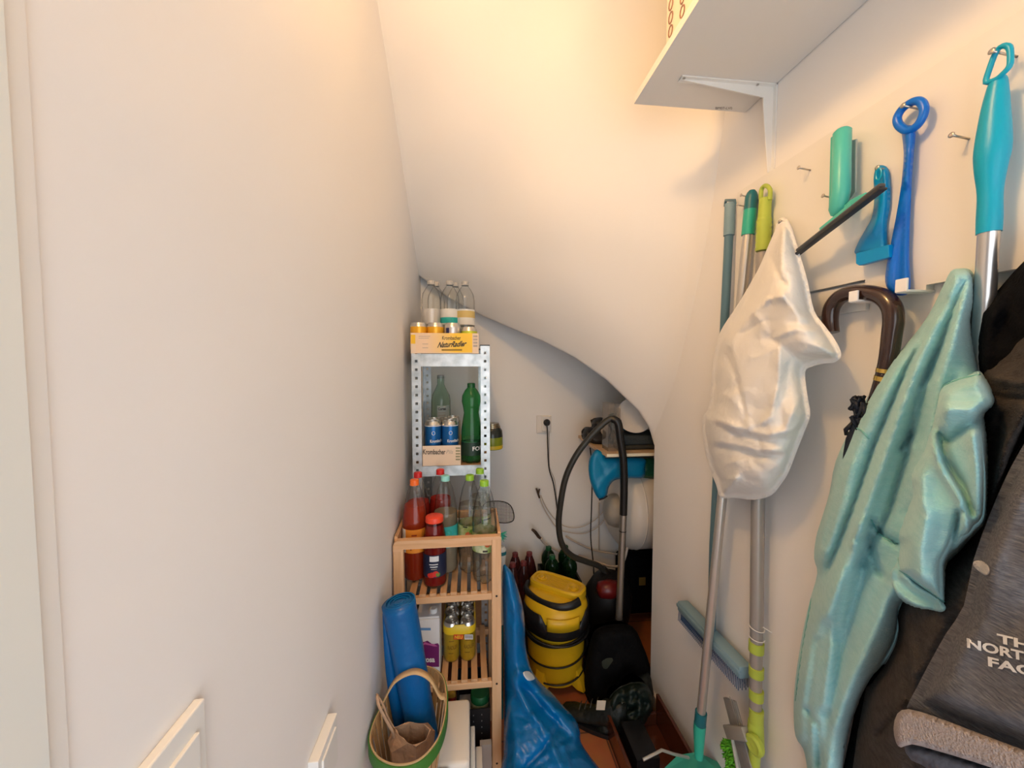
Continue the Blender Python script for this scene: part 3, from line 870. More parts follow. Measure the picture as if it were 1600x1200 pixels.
# ================================================================== MINT HOODIE
M_MINTC = mat('mint_sweat_fabric', (0.31, 0.65, 0.69), 0.95, bump=(210, 0.3, 3), var=(45, (0.42, 0.73, 0.76), .25), spec=.15, sheen=0.3, aniso=(1, 1, 3))
ho = thing('sweatshirt', 'mint green sweatshirt hanging from the right wall', 'sweatshirt', wpt(1400, 700, .06))
ho_ol = [(1485, 424), (1500, 419), (1516, 421), (1523, 435), (1525, 470), (1520, 500), (1525, 540), (1533, 580), (1542, 620), (1545, 700), (1546, 780), (1530, 826), (1508, 860), (1480, 890), (1440, 930), (1409, 945), (1405, 975), (1398, 1005), (1383, 1033), (1362, 1062), (1345, 1092), (1332, 1125), (1323, 1160), (1316, 1200), (1314, 1250), (1265, 1250), (1261, 1200), (1255, 1170), (1243, 1150), (1240, 1110), (1243, 1060), (1254, 990), (1265, 940), (1277, 896), (1272, 872), (1275, 840), (1284, 810), (1296, 770), (1306, 720), (1330, 668), (1356, 620), (1385, 573), (1426, 526), (1452, 490), (1472, 450)]
ho_r = [
 ([(1490, 430), (1445, 540), (1395, 680), (1345, 820), (1295, 960)], 11, 0.026),
 ([(1475, 470), (1415, 580), (1368, 690), (1330, 800), (1290, 900)], 6, -0.024),
 ([(1458, 500), (1400, 580), (1355, 660), (1315, 770), (1290, 860)], 9, 0.012),
 ([(1506, 440), (1470, 540), (1438, 610), (1420, 700), (1390, 800), (1345, 880)], 7, -0.022),
 ([(1515, 440), (1490, 530), (1468, 600), (1450, 700), (1430, 780)], 14, 0.022),
 ([(1448, 600), (1436, 612), (1425, 700)], 5, 0.012),
 ([(1426, 678), (1408, 700)], 4, -0.02),
 ([(1345, 820), (1318, 920), (1300, 1010), (1290, 1100)], 10, 0.018),
 ([(1330, 860), (1310, 960), (1305, 1000)], 6, -0.014),
 ([(1400, 910), (1360, 1000), (1335, 1060), (1310, 1130)], 18, 0.020),
 ([(1355, 880), (1320, 990), (1300, 1090), (1280, 1200)], 11, -0.018),
 ([(1300, 900), (1270, 1010), (1256, 1100)], 10, 0.012), ([(1275, 1000), (1262, 1100), (1262, 1160)], 6, -0.012),
 ([(1243, 1098), (1262, 1110), (1276, 1130), (1280, 1200)], 4, -0.014), ([(1305, 720), (1290, 800), (1280, 870)], 6, 0.010), ([(1318, 740), (1304, 800), (1290, 850)], 5, -0.014),
 ([(1360, 820), (1358, 850), (1372, 890), (1380, 900)], 5, -0.018), ([(1360, 812), (1385, 840), (1402, 850)], 4, -0.02), ([(1340, 843), (1358, 838)], 4, -0.012)]
o, hd = relief('body', ho_ol, M_MINTC, wall_map, 0.085, 38, [fold_field(ho_r, .35), nzf(0.012, 0.010, 9.0), fold_field(creases(ho_ol, 16, 60, 160, 8, .004, 8), .5)], step=5, parent=ho, backf=wall_back(0.004), dmin=.012)
sl_ol = [(1458, 640), (1464, 606), (1482, 592), (1508, 584), (1531, 578), (1546, 596), (1556, 615), (1557, 632), (1546, 644), (1541, 652), (1546, 700), (1546, 790), (1540, 820), (1526, 834), (1508, 853), (1484, 878), (1481, 900), (1483, 945), (1478, 956), (1455, 938), (1428, 918), (1400, 899), (1399, 880), (1403, 852), (1400, 838), (1408, 812), (1422, 770), (1420, 740), (1440, 700)]
sl_r = [([(1464, 610), (1500, 594), (1532, 585)], 4, -0.012), ([(1464, 604), (1500, 588), (1530, 580)], 3, 0.006),
 ([(1460, 640), (1500, 640), (1545, 640)], 14, 0.022), ([(1480, 690), (1515, 665), (1540, 650)], 10, -0.022),
 ([(1468, 680), (1478, 720), (1505, 760), (1520, 800)], 7, -0.030), ([(1455, 680), (1475, 740), (1500, 780), (1512, 830)], 7, 0.026), ([(1520, 680), (1530, 740), (1530, 800)], 13, 0.026),
 ([(1430, 760), (1450, 800), (1440, 860), (1440, 900)], 18, 0.020), ([(1500, 800), (1490, 840), (1480, 880)], 6, -0.022),
 ([(1400, 890), (1430, 908), (1480, 946)], 2.5, -0.006), ([(1462, 668), (1470, 675), (1482, 690)], 4, -0.015)]
sl_back = ray_back(.055, .012)
o, sd = relief('sleeve', sl_ol, M_MINTC, wall_map, 0.150, 26, [fold_field(sl_r, .35), nzf(0.02, 0.006, 1.0)], step=4.5, parent=ho, backf=sl_back)
# turned out cuff opening
cu_ol = [(1403, 868), (1397, 880), (1388, 894), (1390, 915), (1402, 934), (1425, 950), (1455, 958), (1474, 961), (1483, 950), (1470, 930), (1430, 905)]
relief('cuff', cu_ol, M_MINTC, wall_map, 0.128, 9, [fold_field([([(1404, 880), (1400, 905), (1420, 925), (1460, 945)], 9, -0.018)])], step=4, parent=ho, backf=sl_back)
# seams
M_SEAM = mat('mint_seam', (0.20, 0.52, 0.51), 0.9)
def seam(pts, dfn, par, m, r=0.0011, extra=0.001, name='seam'):
    P = catmull([Vector((x, y, 0)) for x, y in pts], 5)
    tube(name, [onwall(p.x, p.y, dfn(p.x, p.y) + extra) for p in P], r, m, par, n=6)
seam([(1405, 891), (1430, 907), (1455, 925), (1480, 944)], sd, ho, M_SEAM)
seam([(1464, 612), (1480, 600), (1505, 591), (1531, 585)], sd, ho, M_SEAM)
seam([(1362, 812), (1370, 830), (1385, 842), (1399, 850)], hd, ho, M_SEAM, .0014)
seam([(1333, 668), (1345, 672), (1358, 686)], hd, ho, M_SEAM, .0012)
seam([(1268, 935), (1256, 1000), (1247, 1060), (1243, 1095)], hd, ho, M_SEAM, .0014)

# ================================================================== JACKETS
M_BLK = mat('black_cloth', (0.005, 0.005, 0.006), 0.9, bump=(200, .3), spec=.1)
bj = thing('black_jacket', 'black jacket hanging at the right edge behind the grey ones', 'jacket', wpt(1560, 500, .05))
bj_ol = [(1527, 486), (1540, 474), (1562, 450), (1600, 408), (1680, 335), (1720, 400), (1720, 640), (1600, 640), (1540, 640), (1524, 590), (1519, 540)]
relief('shell', bj_ol, M_BLK, wall_map, 0.060, 30, [fold_field([([(1560, 460), (1545, 520), (1540, 560)], 9, .012), ([(1590, 440), (1570, 500)], 8, -.01)]), nzf(.03, .006, 8)], step=8, parent=bj, backf=wall_back(0.014), dmin=.018)
bt_ol = [(1345, 1060), (1362, 1045), (1400, 1040), (1420, 1100), (1420, 1260), (1312, 1260), (1316, 1210), (1326, 1160), (1334, 1120)]
relief('lower_shell', bt_ol, M_BLK, wall_map, 0.030, 20, [nzf(.04, .006, 3)], step=8, parent=bj, backf=wall_back(0.004))
M_CHAR = mat('charcoal_fleece', (0.046, 0.041, 0.039), 0.95, bump=(220, .5, 3), var=(60, (0.085, 0.075, 0.070), .3), spec=.15, aniso=(1, 1, 2.5))
cj = thing('fleece_jacket', 'charcoal brown fleece jacket hanging between mint sweatshirt and logo jacket', 'jacket', wpt(1500, 900, .08))
cj_ol = [(1600, 514), (1650, 470), (1730, 430), (1730, 800), (1730, 1270), (1600, 1260), (1350, 1260), (1350, 1092), (1362, 1068), (1382, 1040), (1398, 1010), (1404, 985), (1404, 955), (1425, 920), (1470, 880), (1505, 850), (1525, 820), (1530, 700), (1528, 640), (1533, 580), (1545, 568), (1570, 545)]
cj_r = [([(1545, 590), (1600, 600)], 5, .012), ([(1550, 575), (1600, 560)], 4, -.012), ([(1560, 620), (1610, 625)], 5, -.012), ([(1590, 540), (1640, 580)], 5, .012),
 ([(1600, 640), (1570, 700), (1548, 780)], 9, .026), ([(1620, 650), (1585, 720), (1556, 800)], 8, -.030), ([(1565, 650), (1550, 700), (1540, 750)], 6, -.018),
 ([(1405, 960), (1425, 1010), (1432, 1080)], 6, .014), ([(1470, 980), (1430, 1060), (1400, 1140)], 10, .012), ([(1402, 985), (1418, 1040), (1420, 1100), (1372, 1150)], 6, -.012), ([(1375, 1060), (1362, 1120), (1352, 1200)], 8, .010)]
relief('shell', cj_ol, M_CHAR, wall_map, 0.112, 70, [fold_field(cj_r), nzf(.02, .010, 6), nzf(.07, .003, 7)], step=6.5, parent=cj,
       backf=ray_back(.035, .033), dmin=.042)
M_HEA = mat('heather_grey_softshell', (0.100, 0.104, 0.118), 0.9, bump=(300, .4, 3), var=(240, (0.19, 0.19, 0.205), .2), spec=.15, aniso=(1, .35, 1.6))
lj = thing('logo_jacket', 'heather grey jacket with white chest lettering nearest the camera', 'jacket', wpt(1550, 950, .15))
lj_ol = [(1602, 690), (1680, 560), (1760, 500), (1780, 900), (1780, 1250), (1700, 1215), (1600, 1178), (1520, 1146), (1460, 1121), (1424, 1108), (1417, 1104), (1432, 1075), (1449, 1042), (1478, 990), (1506, 946), (1521, 875), (1548, 800), (1572, 745)]
o, ld = relief('shell', lj_ol, M_HEA, wall_map, 0.178, 45, [fold_field([([(1600, 740), (1560, 830), (1540, 900), (1515, 960)], 14, .010), ([(1600, 1150), (1500, 1110), (1430, 1090)], 12, -.006)]), nzf(.012, .012, 11)], step=7, parent=lj,
       backf=ray_back(.035, .133), dmin=.14, smooth_outline=2)
hem_ol = [(1420, 1108), (1460, 1119), (1520, 1142), (1600, 1172), (1700, 1210), (1780, 1240), (1780, 1330), (1700, 1262), (1600, 1218), (1520, 1190), (1460, 1172), (1425, 1163), (1408, 1168), (1400, 1160), (1396, 1138), (1402, 1115)]
M_RIB = mat('pale_ribbed_hem', (0.36, 0.30, 0.28), 0.9, bump=(420, .6, 2), var=(500, (0.50, .44, .42), .2))
relief('hem_band', hem_ol, M_RIB, wall_map, 0.183, 4, [], step=6, parent=lj, backf=ray_back(.014, .13), dmin=.165, smooth_outline=2)
li_ol = [(1412, 1165), (1440, 1160), (1520, 1184), (1600, 1212), (1700, 1256), (1700, 1300), (1500, 1290), (1460, 1215), (1440, 1195), (1424, 1188)]
relief('lining', li_ol, mat('slate_lining', (0.13, 0.14, 0.17), .85, bump=(90, .3)), wall_map, 0.160, 14, [], step=7, parent=lj, backf=ray_back(.008, .12), dmin=.14, smooth_outline=2)
M_LOGO = mat('white_embroidery', (0.82, 0.82, 0.80), 0.7)
def logo_line(s, ox, oy, ux, uy, w, h):
    L_ = math.hypot(ux, uy)
    ux_, uy_ = ux / L_, uy / L_
    def fn(u, v):
        px = ox + ux_ * u + (-0.05) * v; py = oy + uy_ * u - v
        return onwall(px, py, ld(px, py) + 0.0016)
    lettering('lettering', s, fn, M_LOGO, lj, bold=0.035, width=w, height=h)
logo_line('THE', 1558, 1004, 42, 10, 76, 14.5)
logo_line('NORTH', 1511, 1012, 42, 10, 114, 15.5)
logo_line('FACE', 1544, 1041, 42, 10, 94, 15.5)
relief('lint_patch', [(1522, 877), (1533, 876), (1544, 884), (1546, 895), (1540, 899), (1530, 893), (1521, 884)], mat('pale_lint', (0.55, .52, .5), .95, bump=(200, .5)), lambda x, y, d: onwall(x, y, ld(x, y) + d), 0.003, 4, [], step=3, parent=lj)
# ================================================================== BOTTLES, CANS, JARS (built once, then copied)
M_PET = clear('clear_pet', (0.965, 0.975, 0.97), 0.05)
M_PETG = clear('green_pet', (0.28, 0.68, 0.36), 0.06, 0.10, (0.06, 0.34, 0.12))
M_PETR = clear('dusky_pink_pet', (0.35, 0.12, 0.12), 0.08, 0.15, (0.25, 0.08, 0.08))
M_GLS = clear('pale_green_glass', (0.76, 0.88, 0.80), 0.03)
M_WATER = clear('water', (0.93, 0.95, 0.94), 0.02)
def liquid(name, tint, fac, body): return clear(name, tint, 0.04, fac, body)
L_ORANGE = liquid('orange_red_juice', (0.75, 0.08, 0.02), 0.55, (0.46, 0.045, 0.012))
L_RED = liquid('red_juice', (0.65, 0.05, 0.04), 0.6, (0.45, 0.03, 0.02))
L_DRED = liquid('dark_red_juice', (0.45, 0.03, 0.03), 0.65, (0.28, 0.015, 0.012))
L_BEIGE = liquid('cloudy_beige_drink', (0.62, 0.55, 0.42), 0.45, (0.42, 0.36, 0.26))
L_CLEAR = liquid('clear_drink', (0.94, 0.94, 0.90), 0.03, (0.8, 0.8, 0.75))
def plain(name, c, r=.45, metal=0): return mat(name, c, r, metal)
C_RED = plain('red_cap', (0.62, 0.02, 0.02), .35); C_ORANGE = plain('orange_cap', (0.85, 0.16, 0.02), .35)
C_AQUA = plain('aqua_cap', (0.28, 0.68, 0.65), .35); C_LIME = plain('lime_cap', (0.28, 0.55, 0.04), .35)
C_CLEAR = plain('pale_grey_cap', (0.45, 0.44, 0.42), .3); C_DG = plain('dark_green_cap', (0.01, 0.10, 0.03), .35)
PET = [(0.0, 0.012), (0.018, 0.004), (0.030, 0.0), (0.038, 0.006), (0.0425, 0.022), (0.0405, 0.040), (0.043, 0.062), (0.044, 0.080), (0.0435, 0.100), (0.0435, 0.178), (0.044, 0.185), (0.0425, 0.210), (0.037, 0.245), (0.028, 0.280), (0.0185, 0.303), (0.0135, 0.312), (0.0132, 0.318)]
WATERB = [(0.0, 0.010), (0.02, 0.002), (0.034, 0.0), (0.040, 0.010), (0.040, 0.100), (0.038, 0.110), (0.040, 0.120), (0.040, 0.225), (0.036, 0.250), (0.024, 0.272), (0.0135, 0.285), (0.0132, 0.298)]
GREENB = [(0.0, 0.010), (0.02, 0.002), (0.034, 0.0), (0.041, 0.012), (0.041, 0.110), (0.0405, 0.130), (0.036, 0.165), (0.030, 0.200), (0.034, 0.225), (0.0385, 0.245), (0.037, 0.268), (0.026, 0.290), (0.0140, 0.303), (0.0132, 0.312)]
_bot = {}
def inset(prof, d, z0, z1):
    out = [(0.0, z0)]
    rs = [p[0] for p in prof]; zs = [p[1] for p in prof]
    k = 22
    for i in range(k + 1):
        z = z0 + (z1 - z0) * i / k
        r = float(np.interp(z, zs[2:], rs[2:])) - d
        out.append((max(r, 0.002), z))
    out.append((0.0, z1))
    return out
def bottle(name, label, cat, loc, key, prof=PET, shell=M_PET, cap=C_RED, liq=None, fill=0.2, lab=None, labz=(0.10, 0.178), group=None, scale=1.0, rot=0.0, capr=.0158, capz=None, lab2=None, marks=None, petal=True):
    t = thing(name, label, cat, loc, group, local=True, rot=(0, 0, rot))
    t.scale = (scale * .96, scale * .96, scale * 1.06) if prof is PET else (scale,) * 3
    ztop = prof[-1][1]
    if key not in _bot:
        parts = []
        V, Fc = lathe_vf(prof, 36, False)
        if petal:
            W = []
            for v in V:
                v = Vector(v)
                if v.z < 0.045:
                    a = math.atan2(v.y, v.x); w = (1 - v.z / 0.045)
                    r = math.hypot(v.x, v.y)
                    v = Vector((v.x, v.y, v.z + 0.008 * w * max(0, math.cos(5 * a)) * (r / 0.04)))
                W.append(v)
            V = W
        parts.append(mesh_obj('bottle_body', V, Fc, shell, t))
        if liq is not None:
            lv = lathe('drink', inset(prof, 0.0012, 0.010, fill), liq, t, 28); parts.append(lv)
        cz = ztop - 0.010
        cp = lathe('cap', [(0, cz + 0.0175), (capr - .003, cz + 0.0175), (capr - 0.001, cz + 0.0165), (capr, cz + 0.014), (capr, cz + 0.003), (capr + .0004, cz + 0.0028), (capr + .0004, cz), (capr - 0.002, cz)], cap, t, 28, cap=False); parts.append(cp)
        if lab:
            r = float(np.interp((labz[0] + labz[1]) / 2, [p[1] for p in prof[2:]], [p[0] for p in prof[2:]])) + 0.0007
            lb = lathe('paper_label', [(r - .0003, labz[0]), (r, labz[0]), (r, labz[1]), (r - .0003, labz[1])], lab, t, 36, cap=False); parts.append(lb)
            for mk in (marks or []):
                kind = mk[0]
                if kind == 'patch':      # (patch, angle0, angle1, z0, z1, mat)
                    _, a0, a1, z0, z1, mm = mk
                    pt = lathe('label_print', [(r + .0006, z0), (r + .0006, z1)], mm, lb, 10, cap=False, a0=math.radians(a0), a1=math.radians(a1))
                elif kind == 'text':     # (text, string, start angle, z, height, mat)
                    _, s, a0, z0, w, h, mm = mk
                    pt = lettering('label_lettering', s, lambda u, v: Vector(((r + .0011) * math.cos(math.radians(a0) + u / r), (r + .0011) * math.sin(math.radians(a0) + u / r), z0 + v)), mm, lb, bold=.02, width=w, height=h)
                elif kind == 'disc':
                    _, a0, z0, rad, mm = mk
                    Vd = [Vector(((r + .0009) * math.cos(math.radians(a0) + rad * math.cos(q) / r), (r + .0009) * math.sin(math.radians(a0) + rad * math.cos(q) / r), z0 + rad * math.sin(q))) for q in [i * math.pi / 10 for i in range(20)]]
                    pt = mesh_obj('label_print', Vd, [tuple(range(20))], mm, lb)
        _bot[key] = t
    else:
        src = _bot[key]
        for ch in list(src.children):
            c = ch.copy(); COL.objects.link(c); c.parent = t
            for g in list(ch.children):
                d = g.copy(); COL.objects.link(d); d.parent = c
    return t
M_ALUC = mat('can_aluminium', (0.66, 0.64, 0.60), .28, .95)
_can = {}
def can(name, label, loc, key, m, h=0.115, r=0.033, group=None, rot=0.0, marks=(), cat='can'):
    t = thing(name, label, cat, loc, group, local=True, rot=(0, 0, rot))
    if key not in _can:
        b = lathe('can_body', [(0, .004), (r * .72, 0.0), (r * .80, 0.002), (r, 0.012), (r, h - 0.016)], m, t, 30, cap=False)
        lathe('can_top', [(r, h - 0.016), (r * .93, h - 0.007), (r * .83, h - 0.002), (r * .83, h), (r * .80, h), (r * .79, h - 0.005), (0, h - 0.005)], M_ALUC, t, 30, cap=False)
        tb = tube('pull_tab', [Vector((0.0, 0, h - .0038)) + Vector((0.0095 * math.cos(a) + .004, .0065 * math.sin(a), 0)) for a in [i * math.pi / 7 for i in range(14)]], .0013, M_ALUC, t, 6, True)
        for mk in marks:
            if mk[0] == 'patch':
                lathe('can_print', [(r + .0005, mk[3]), (r + .0005, mk[4])], mk[5], b, 10, cap=False, a0=math.radians(mk[1]), a1=math.radians(mk[2]))
            elif mk[0] == 'text':
                _, s, a0, z0, w, hh, mm = mk
                lettering('can_lettering', s, lambda u, v: Vector(((r + .0008) * math.cos(math.radians(a0) + u / r), (r + .0008) * math.sin(math.radians(a0) + u / r), z0 + v)), mm, b, bold=.02, width=w, height=hh)
            elif mk[0] == 'ring':
                _, a0, z0, rad, wd, mm = mk
                tube('can_print', [Vector(((r + .0004) * math.cos(math.radians(a0) + rad * math.cos(q) / r), (r + .0004) * math.sin(math.radians(a0) + rad * math.cos(q) / r), z0 + rad * 1.2 * math.sin(q))) for q in [i * math.pi / 10 for i in range(20)]], wd, mm, b, 6, True)
        _can[key] = t
    else:
        for ch in list(_can[key].children):
            c = ch.copy(); COL.objects.link(c); c.parent = t
            for g in list(ch.children):
                d = g.copy(); COL.objects.link(d); d.parent = c
    return t

# ================================================================== METAL SHELF
M_GALV = mat('galvanised_steel', (0.40, 0.43, 0.44), 0.38, 0.75, var=(30, (0.58, 0.61, 0.62), .15))
YM0 = 1.50; YM1 = 1.88
XA = atY(643.5, 600, YM0).x; XB = atY(765, 600, YM0).x
zt = atY(700, 540, YM0).z
ms = thing('metal_shelving_unit', 'galvanised metal shelving unit standing at the back by the left wall', 'shelving unit', ((XA + XB) / 2, YM0 + .19, 0))
def slot_plate(bm, x0, x1, z0, z1, y, axis='x', tk=0.0016, pitch=0.0325, slot=0.010, margin=0.0125):
    """a plate with a column of slots: two strips with rungs between"""
    a, b = x0, x1
    def bb(u0, u1, w0, w1):
        if axis == 'x': box(bm, ((u0 + u1) / 2, y, (w0 + w1) / 2), (u1 - u0, tk, w1 - w0))
        else: box(bm, (y, (u0 + u1) / 2, (w0 + w1) / 2), (tk, u1 - u0, w1 - w0))
    s = 1 if b > a else -1
    lo, hi = min(a, b), max(a, b)
    bb(lo, lo + margin, z0, z1); bb(hi - margin, hi, z0, z1)
    z = z1
    while z > z0 + pitch:
        bb(lo + margin, hi - margin, z - (pitch - slot), z); z -= pitch
def post(x, y, sx, sy):
    bm = bmesh.new()
    w = 0.035
    slot_plate(bm, x, x + sx * w, 0.0, zt, y)
    slot_plate(bm, y, y + sy * w, 0.0, zt, x, axis='y')
    return build('post', bm, M_GALV, ms, False)
post(XA, YM0, 1, 1); post(XB, YM0, -1, 1); post(XA, YM1, 1, -1); post(XB, YM1, -1, -1)
for (x, y) in ((XA, YM0), (XB, YM0), (XA, YM1), (XB, YM1)):
    s = 1 if x == XA else -1; q = 1 if y == YM0 else -1
    bx('post_cap', (min(x, x + s * .036) - .001, min(y, y + q * .036) - .001, zt), (max(x, x + s * .036) + .001, max(y, y + q * .036) + .001, zt + .004), mat('black_plastic', (0.012, 0.012, 0.013), .4), ms)
levels = [atY(700, 553, YM0).z, atY(700, 728, YM0).z, 0.66, 0.30]
M_BOARDS = mat('chipboard', (0.42, 0.24, 0.12), .7, bump=(90, .2))
for i, z in enumerate(levels):
    bm = bmesh.new()
    hh = 0.048 if i == 0 else 0.040
    box(bm, ((XA + XB) / 2, YM0 + .004, z - hh / 2), (XB - XA - (0.064 if i == 0 else .064), .003, hh))
    box(bm, ((XA + XB) / 2, YM1 - .004, z - hh / 2), (XB - XA - 0.064, .003, hh))
    box(bm, (XA + .003, (YM0 + YM1) / 2, z - hh / 2), (.003, YM1 - YM0 - .064, hh))
    box(bm, (XB - .003, (YM0 + YM1) / 2, z - hh / 2), (.003, YM1 - YM0 - .064, hh))
    build('shelf_beam', bm, M_GALV, ms, False)
    bx('shelf_board', (XA + .002, YM0 + .0062, z - .006), (XB - .002, YM1 - .0062, z + .001), M_BOARDS, ms)
ZT = levels[0] + .0015; ZM = levels[1] + .0015
# -- trays
def tray(name, label, x0, x1, y0, y1, z, h, m, loc=None, notch=True):
    t = thing(name, label, 'cardboard tray', ((x0 + x1) / 2, y0, z))
    tk = .003
    bx('tray_base', (x0, y0, z), (x1, y1, z + tk), m, t)
    bx('tray_front', (x0, y0, z + tk), (x1, y0 + tk, z + h), m, t)
    bx('tray_back', (x0, y1 - tk, z + tk), (x1, y1, z + h * .8), m, t)
    for a in (x0, x1 - tk):
        P = [Vector((a, y0 + tk, z + tk)), Vector((a, y1 - tk, z + tk)), Vector((a, y1 - tk, z + h * .8)), Vector((a, (y0 + y1) / 2 + .04, z + h * .55)), Vector((a, (y0 + y1) / 2 - .04, z + h * .55)), Vector((a, y0 + tk, z + h))]
        V, Fc = prism_vf(P, [p + Vector((tk, 0, 0)) for p in P])
        mesh_obj('tray_side', V, Fc, m, t, False)
    return t
M_TRAY = mat('pale_card', (0.78, 0.62, 0.47), .6); M_YEL = mat('yellow_card_print', (0.85, 0.52, 0.02), .5)
M_INK = mat('dark_ink', (0.05, 0.04, 0.03), .6); M_GREYINK = mat('grey_ink', (0.45, 0.38, 0.32), .6)
y0 = YM0 - 0.004
a_ = atY(641.5, 520, y0); b_ = atY(748, 552, y0)
tr1 = tray('beer_can_tray', 'yellow and cream printed tray on top of the metal shelving', a_.x, b_.x, y0, YM1 - .04, ZT, a_.z - ZT, M_TRAY)
def onfront(px, py, Y): return atY(px, py, Y - .0008)
def patch(name, pts, Y, m, par):
    P = [atY(x, y, Y) for x, y in pts]
    return mesh_obj(name, P, [tuple(range(len(P)))], m, par, False)
# gradient from cream to yellow of the print, in three printed fields
m_, nt, N, L, P_ = nodes_of('tray_print_fade')
tc = N.new('ShaderNodeTexCoord'); sx = N.new('ShaderNodeSeparateXYZ'); L.new(tc.outputs['Object'], sx.inputs[0])
mr = N.new('ShaderNodeMapRange'); mr.inputs[1].default_value = atY(665, 536, y0).x; mr.inputs[2].default_value = atY(712, 536, y0).x
L.new(sx.outputs[0], mr.inputs[0]); rp = N.new('ShaderNodeValToRGB'); rp.color_ramp.elements[0].color = (0.80, 0.60, 0.42, 1); rp.color_ramp.elements[1].color = (0.88, 0.55, 0.03, 1)
L.new(mr.outputs[0], rp.inputs[0]); L.new(rp.outputs[0], P_.inputs['Base Color']); P_.inputs['Roughness'].default_value = .5
patch('tray_print', [(650, 520.5), (738, 520.5), (738, 551), (650, 551)], y0 - .0006, m_, tr1)
patch('tray_print', [(642, 523), (649, 523), (649, 537), (642, 537)], y0 - .0006, M_YEL, tr1)
for k in range(4): patch('barcode', [(739.5, 524 + k * 5), (746, 524 + k * 5), (746, 527 + k * 5), (739.5, 527 + k * 5)], y0 - .0006, M_GREYINK, tr1)
for (x_, y_, w_) in ((654, 525, 18), (654, 528, 16), (660, 537, 9), (660, 543, 9)):
    patch('small_print', [(x_, y_), (x_ + w_, y_), (x_ + w_, y_ + .8), (x_, y_ + .8)], y0 - .0012, M_GREYINK, tr1)
lettering('lettering', 'Krombacher', lambda u, v: atY(691 + u, 531 - v, y0 - .0013), M_INK, tr1, bold=.01, width=29, height=6)
lettering('lettering', 'NaturRadler', lambda u, v: atY(683 + u + .25 * v, 543.5 - v - u * .05, y0 - .0013), M_INK, tr1, bold=.03, shear=.3, width=45, height=9)
patch('print_bar', [(690, 545.6), (722, 545.6), (722, 548), (690, 548)], y0 - .0012, mat('olive_ink', (0.28, 0.16, 0.01), .6), tr1)
# -- what stands in the top tray
M_LBW = mat('white_label', (0.72, 0.72, 0.68), .45); M_LBT = mat('turquoise_label', (0.02, 0.42, 0.40), .45)
M_LBS = mat('silver_label', (0.62, 0.60, 0.56), .3, .3)
zb_ = ZT + .004
grp = 'clear water bottles in the top tray'
for i, (px, lb) in enumerate(((674, 'left'), (703, 'middle'), (727, 'right'))):
    c = atY(px, 500, 1.66)
    marks = []
    if i == 1: marks = [('patch', 180, 360, .126, .150, M_LBT)]
    if i == 2: marks = [('patch', 180, 360, .150, .178, mat('ochre_label', (0.62, .46, .16), .5))]
    bottle('water_bottle', {0: 'leftmost clear water bottle in the top tray, plain white label', 1: 'middle clear water bottle in the top tray, turquoise wave on its label', 2: 'rightmost clear water bottle in the top tray, pale ochre label'}[i], 'bottle',
           (c.x, 1.66, zb_), 'water%d' % i, WATERB, M_PET, C_CLEAR, L_CLEAR, 0.14, [M_LBS, M_LBW, M_LBW][i], (0.12, 0.185), group=grp, marks=marks)
for i, px in enumerate((682, 712)):
    c = atY(px, 500, 1.78)
    bottle('water_bottle', ['clear water bottle at the back of the top tray between left and middle bottles', 'clear water bottle at the back of the top tray between middle and right bottles'][i], 'bottle', (c.x, 1.775, zb_), 'water0', group=grp)
M_ORC = mat('orange_can_print', (0.85, 0.42, 0.02), .3, .3); M_SIL = mat('silver_can_print', (0.62, 0.58, 0.55), .3, .6); M_NVY = mat('navy_can_print', (0.01, 0.02, 0.10), .4)
M_GRC = mat('lime_can_print', (0.55, 0.60, 0.04), .35, .3)
cg = 'drink cans in the top tray'
yc1 = YM0 + .036
for i, (px, m, key, lb) in enumerate(((654.5, M_ORC, 'co', 'orange drink can at the left end of the top tray'), (680.5, M_ORC, 'co', 'second orange drink can from the left in the top tray'))):
    c = atY(px, 520, yc1 + .0)
    can('drink_can', lb, (max(c.x, XL + .040) if i == 0 else max(c.x, XL + .108), yc1, zb_), key, m, .115, .033, cg)
for i, (px, lb) in enumerate(((703, 'silver drink can in the middle of the top tray'),)):
    c = atY(px + 4, 520, yc1)
    can('drink_can', lb, (c.x, yc1, zb_), 'cs', M_SIL, .115, .033, cg, marks=[('patch', 225, 250, .02, .095, M_NVY)])
c = atY(733, 520, yc1)
can('drink_can', 'lime yellow drink can at the right end of the top tray', (c.x, yc1, zb_), 'cl', M_GRC, .100, .032, cg)
# -- middle level
y0 = YM0 + .002
a_ = atY(660, 697, y0); b_ = atY(720, 725, y0)
xt0 = XA + .037; xt1 = b_.x
tr2 = tray('beer_can_tray', 'cream tray with dark lettering on the middle metal shelf', xt0, xt1, y0, YM1 - .05, ZM, a_.z - ZM, M_TRAY)
lettering('lettering', 'Krombacher', lambda u, v: atY(661 + u, 710 - v, y0 - .0013), M_INK, tr2, bold=.02, width=35, height=8)
lettering('lettering', 'Pils', lambda u, v: atY(697 + u, 709 - v, y0 - .0013), M_GREYINK, tr2, shear=.3, width=11, height=6)
for k in range(5): patch('barcode', [(712, 699 + k * 4.4), (719, 699 + k * 4.4), (719, 701.4 + k * 4.4), (712, 701.4 + k * 4.4)], y0 - .0006, mat('olive_grey_ink', (0.30, .27, .15), .6), tr2)
M_BLC = mat('blue_can_print', (0.01, 0.12, 0.36), .3, .4); M_WTX = mat('white_print', (0.78, 0.78, 0.78), .5)
cg = 'tall beer cans on the middle metal shelf'
mk = [('text', 'Krombacher', 255, .085, .062, .012, M_WTX), ('text', '0,0', 260, .052, .034, .018, M_WTX), ('ring', 278, .122, .006, .0009, M_WTX), ('patch', 180, 360, .148, .151, M_WTX)]
rows_ = [(667, 1.545, 'front left'), (689, 1.545, 'front centre')]
xx0 = xt0 + .037
r_ = .0325
